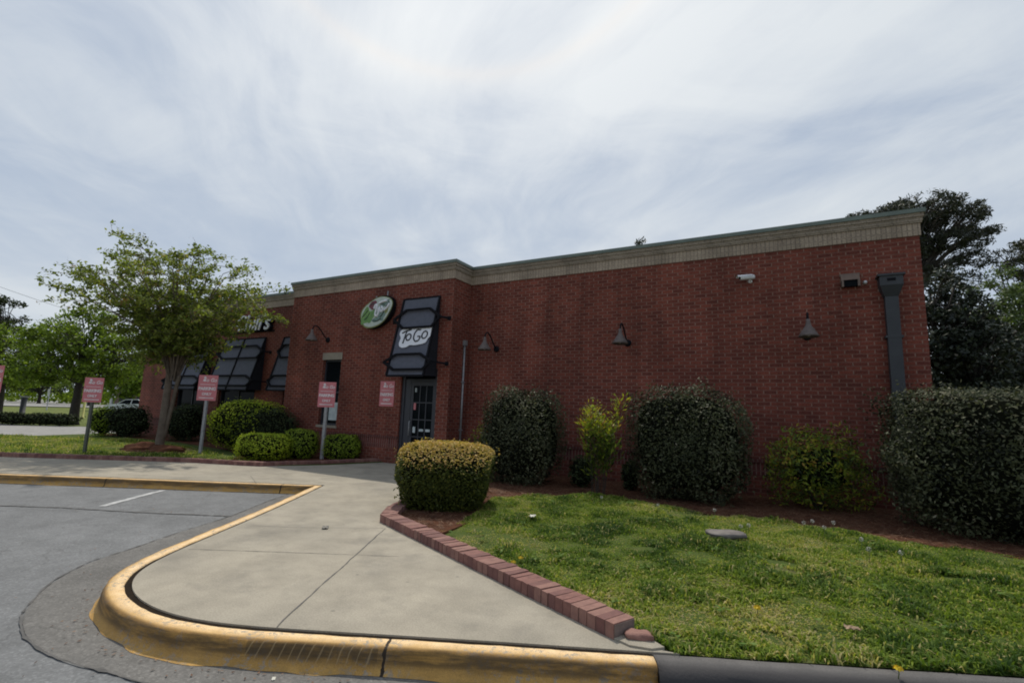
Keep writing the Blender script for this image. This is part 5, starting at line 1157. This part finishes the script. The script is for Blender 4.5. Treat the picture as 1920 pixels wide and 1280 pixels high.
def crumpled(name, loc, size, mat, label, cat, seed, flat=.35):
    r = np.random.default_rng(seed); n = 7; V = []; F = []
    for j in range(n):
        for i in range(n): V.append(((i/(n-1)-.5)*size*(1-.25*abs(j/(n-1)-.5)), (j/(n-1)-.5)*size*.55, flat*size*(.3+.35*r.random()*abs(math.sin(i*1.1+j*.8)))))
    for j in range(n-1):
        for i in range(n-1): F.append((j*n+i, j*n+i+1, (j+1)*n+i+1, (j+1)*n+i))
    me = bpy.data.meshes.new(name); me.from_pydata(V, [], F); o = put(name, me, mat); o.location = loc; o.rotation_euler = (0, 0, r.uniform(0, 6)); md = o.modifiers.new('solid', 'SOLIDIFY'); md.thickness = .003; return tag(o, label, cat)
def lz_(g_): return float(lawn_z(np.array([g_[0]]), np.array([g_[1]]))[0])
g_ = ground(998, 967, .06); crumpled('paper_scrap', (g_[0], g_[1], lz_(g_)+.05), .13, M['litter'], 'crumpled white paper scrap in the grass near the golden shrub', 'litter', 1)
g_ = ground(1598, 1181, .06); crumpled('dead_leaf', (g_[0], g_[1], lz_(g_)+.05), .09, M['dry_leaf'], 'curled tan dead leaf in the grass close to the dark kerb', 'leaf', 2, .6)
g_ = ground(513, 1274, LOT); crumpled('paper_scrap', (g_[0], g_[1], LOT+.004), .035, M['litter'], 'tiny white scrap on the asphalt below the yellow kerb', 'litter', 3)
g_ = ground(610, 990); crumpled('dead_leaf', (g_[0], g_[1], .003), .12, plain('grey leaf', (.24, .22, .19), (.16, .15, .13), .9, 25), 'curled grey leaf lying on the walkway', 'leaf', 4, .25)
g_ = ground(1196, 1200); rock('broken_brick', (g_[0], g_[1]+.02, .012), (.085, .05, .035), M['eb3'], 'broken pinkish brick piece at the near end of the edging', 'brick', 8, .4, 6, .05)
g_ = ground(1172, 1196)
pad = [ground(x, y)[:2] for x, y in ((1150, 1198), (1185, 1188), (1215, 1197), (1246, 1216), (1222, 1219), (1180, 1212))]
o = sheet('concrete_chip', pad, .012, M['conc'], .03); tag(o, 'pale broken concrete flake at the near end of the brick edging', 'concrete')
def dandelion(px, py, yellow, label, h_=.10):
    g_ = ground(px, py, .05+h_); z = lz_(g_) if -4 < g_[0] < 5 else .02; t = empty('dandelion', (g_[0], g_[1], z)); tag(t, label, 'flower', 'yellow dandelions in the lawn' if yellow else 'pale dandelion seed heads at the mulch edge')
    s = MB(); s.tube([(0, 0, 0), (.006, 0, h_*.6), (.004, 0, h_)], .003, 5); s.build('stalk', M['stalk'], t)
    r = np.random.default_rng(int(px)); n = 46; D = unit(n, r); 
    if yellow: D[:, 2] = np.abs(D[:, 2])*.5
    me = leaf_mesh('flower_head', np.array([.004, 0, h_])+D*np.array([.022, .022, .014 if yellow else .022]), D, .022 if yellow else .014, .5, None, r, None, .4); put('flower_head', me, M['yellow_petal'] if yellow else M['seed'], t)
for px, py, lab in ((962, 1040, 'yellow dandelion near the middle of the brick edging, left of a pair'), (976, 1034, 'yellow dandelion near the middle of the brick edging, right of a pair'), (1681, 1230, 'yellow dandelion close to the dark kerb at bottom right'), (1418, 1128, 'yellow dandelion in the middle of the near lawn')): dandelion(px, py, True, lab, .06)
for px, py, lab in ((1127, 932, 'pale seed head under the slim nandina'), (1233, 945, 'pale seed head at the left foot of the middle dark shrub'), (1339, 952, 'pale seed head in front of the middle dark shrub'), (1388, 986, 'left one of two pale seed heads left of the wide nandina'), (1403, 982, 'right one of two pale seed heads left of the wide nandina'), (1506, 978, 'leftmost pale seed head in front of the wide nandina'), (1522, 976, 'second pale seed head in front of the wide nandina'), (1545, 988, 'low pale seed head in front of the wide nandina'), (1562, 980, 'tallest pale seed head in front of the wide nandina'), (1628, 1032, 'pale seed head left of the tall hedge foot'), (1688, 1038, 'pale seed head below the tall hedge'), (1614, 1013, 'pale seed head between wide nandina and tall hedge')): dandelion(px, py, False, lab, .13)

# ------------------------------------------------------------------ far left background things
M['car_white'] = plain('white car paint', (.62, .64, .65), (.58, .60, .62), .3, 2)
M['tyre'] = plain('tyre rubber', (.015, .015, .015), None, .8)
M['yellow_post'] = plain('pale yellow post paint', (.55, .52, .16), None, .6)
M['store_white'] = plain('white fascia', (.55, .55, .52), None, .6)
M['store_dark'] = plain('dark shopfront', (.02, .022, .028), (.03, .03, .035), .4)
M['store_brick'] = plain('distant pale brick', (.22, .15, .12), None, .8)
def car(loc, rz, label):
    t = empty('parked_car', loc, rz); tag(t, label, 'car')
    # side outline, nose to the left, extruded in width with a narrower cabin
    lower = [(-2.2, .28), (-2.22, .62), (-2.05, .78), (-1.1, .93), (1.55, .98), (2.15, .90), (2.22, .6), (2.18, .28)]
    b_ = MB(); W_ = .88
    n = len(lower)
    for s in (-1, 1): b_.face([(x, s*W_, z) for x, z in (lower if s > 0 else lower[::-1])][::-1])
    for i in range(n): a_, c_ = lower[i], lower[(i+1) % n]; b_.face([(a_[0], -W_, a_[1]), (c_[0], -W_, c_[1]), (c_[0], W_, c_[1]), (a_[0], W_, a_[1])][::-1])
    cab = [(-1.05, .93), (-.35, 1.42), (.95, 1.47), (1.75, .97)]
    for i in range(1, 2): b_.face([(cab[1][0], -.62, cab[1][1]), (cab[2][0], -.62, cab[2][1]), (cab[2][0], .62, cab[2][1]), (cab[1][0], .62, cab[1][1])][::-1])
    for s in (-1, 1):
        for x0, z0, x1, z1 in ((*cab[0], *cab[1]), (*cab[1], *cab[2]), (*cab[2], *cab[3])): b_.bar((x0, s*(.84 if z0 < 1 else .64), z0), (x1, s*(.84 if z1 < 1 else .64), z1), .06, .06)
        b_.bar((.35, s*.82, .96), (.35, s*.64, 1.45), .06, .06)
    o = b_.build('body', M['car_white'], t); bevel(o, .04, 3)
    gl_ = MB(); q = lambda i, s, k=1: (cab[i][0], s*(.80 if cab[i][1] < 1 else .60)*k, cab[i][1]-.01)
    gl_.face([q(0, -1), q(0, 1), q(1, 1), q(1, -1)]); gl_.face([q(3, 1), q(3, -1), q(2, -1), q(2, 1)])
    for s in (-1, 1): gl_.face([q(0, s), q(1, s), q(2, s), q(3, s)])
    gl_.build('window', M['glass'], t)
    for x in (-1.4, 1.38):
        for s in (-1, 1):
            wh = MB(); wh.lathe([(.001, -.1), (.2, -.1), (.31, -.09), (.32, 0), (.31, .09), (.2, .1), (.001, .1)], (x, s*.8, .32), 18, 'y'); wo = wh.build('wheel', M['tyre'], t)
            rm = MB(); rm.lathe([(.001, 0), (.19, 0), (.2, .01), (.21, -.0)], (x, s*.905, .32), 16, 'y'); rm.build('rim', M['galv'], wo)
    for s in (-1, 1): hl = MB(); hl.box(-2.235, -2.10, s*.62-.14, s*.62+.14, .64, .74); hl.build('headlight', M['paper'], t)
    return t
p = at(246, 56.0); car((p[0], p[1], -.06), FACE+.10, 'white parked car showing between the dark shrub and the far brick corner')
p = at(262, 92.0)
st = empty('shop_building', (p[0], p[1], -.06), FACE); tag(st, 'low distant shop with white fascia posts and dark front', 'building')
b_ = MB(); b_.box(-5, 12, 0, 12, 0, 3.3); b_.build('wall', M['store_brick'], st)
b_ = MB(); b_.box(-5.3, 12.3, -1.6, 12.3, 3.3, 4.05); b_.build('fascia', M['store_white'], st)
for x in (-4.6, -1.2, 2.4, 6.5, 11): b_ = MB(); b_.box(x-.18, x+.18, -1.4, -1.05, 0, 3.3); b_.build('post', M['store_white'], st)
for x0, x1 in ((-4.2, -1.5), (-.9, 2.1), (2.8, 6), (7, 10.5)): b_ = MB(); b_.box(x0, x1, -.05, .02, .3, 2.9); b_.build('window', M['store_dark'], st)
def post(name, px, py, top_py, r_, mat, label, cat, head=None):
    g_ = ground(px, py); dep_ = g_@CF*1.0-EYE*CF[2]; hgt = (py-top_py)/(FOC/dep_); t = empty(name, (g_[0], g_[1], -.1)); tag(t, label, cat)
    s = MB(); s.lathe([(r_*1.6, 0), (r_*1.6, .06), (r_, .08), (r_, hgt), (r_*.7, hgt+r_*.5), (.001, hgt+r_*.6)], (0, 0, 0), 12); s.build('shaft', mat, t)
    if head: head(t, hgt)
    return t
post('marker_post', 154.5, 781, 737, .08, M['yellow_post'], 'pale yellow marker post on the grass behind the leftmost whole sign', 'post', lambda t, h_: MB().lathe([(.085, h_-.3), (.088, h_-.3), (.088, h_-.18), (.085, h_-.18)], (0, 0, 0), 12).build('band', M['white_plastic'], t))
post('utility_pedestal', 40, 779, 742, .16, M['grey_metal'], 'grey utility pedestal on the far grass near the left edge', 'pedestal', lambda t, h_: MB().box(-.2, .2, -.2, .2, h_-.02, h_+.10).build('cap', M['galv'], t))
def lamp_head(t, h_):
    MB().bar((0, 0, h_), (.5, 0, h_+.05), .07, .07).build('arm', M['galv'], t); MB().box(.4, .9, -.15, .15, h_, h_+.12).build('lamp_head', M['galv'], t)
post('sign_pole', 87.5, 767, 724, .05, M['galv'], 'thin grey pole with a small sign in the distance under the broad tree', 'pole', lambda t, h_: MB().box(-.35, .15, -.06, -.05, h_-.9, h_-.2).build('sign_panel', M['store_white'], t))
# far wood that reads as one mass behind the lots
r = np.random.default_rng(140); n = 60000; pxs = r.uniform(-2600, 330, n); dp = 118+r.uniform(-5, 5, n); d_ = np.stack([at(a_, 1.0) for a_ in pxs]); xy = d_*dp[:, None]
top_ = 4.6+1.7*np.sin(pxs*.031)+1.1*np.sin(pxs*.083+1)+.7*np.sin(pxs*.21); zz_ = top_*r.random(n)**.7
me = leaf_mesh('treeline', np.c_[xy, zz_-.1], np.tile([0, 0, .5], (n, 1)), .75, .6, np.clip(r.normal(.42, .2, n), 0, 1), r, None, 1.2); o = put('treeline', me, M['lf_mid']); tag(o, 'distant line of trees beyond the far parking lot', kind='stuff')
# overhead wire at far left
pw = at(-60, 60); pe = at(330, 75); s = MB(); q = [(pw[0]+(pe[0]-pw[0])*k/20, pw[1]+(pe[1]-pw[1])*k/20, 15.2-3.4*k/20-.9*math.sin(math.pi*k/20)) for k in range(21)]
s.tube(q, .02, 5); o = s.build('power_line', M['black_metal']); tag(o, 'thin dark overhead wire crossing the sky at far left', 'wire')
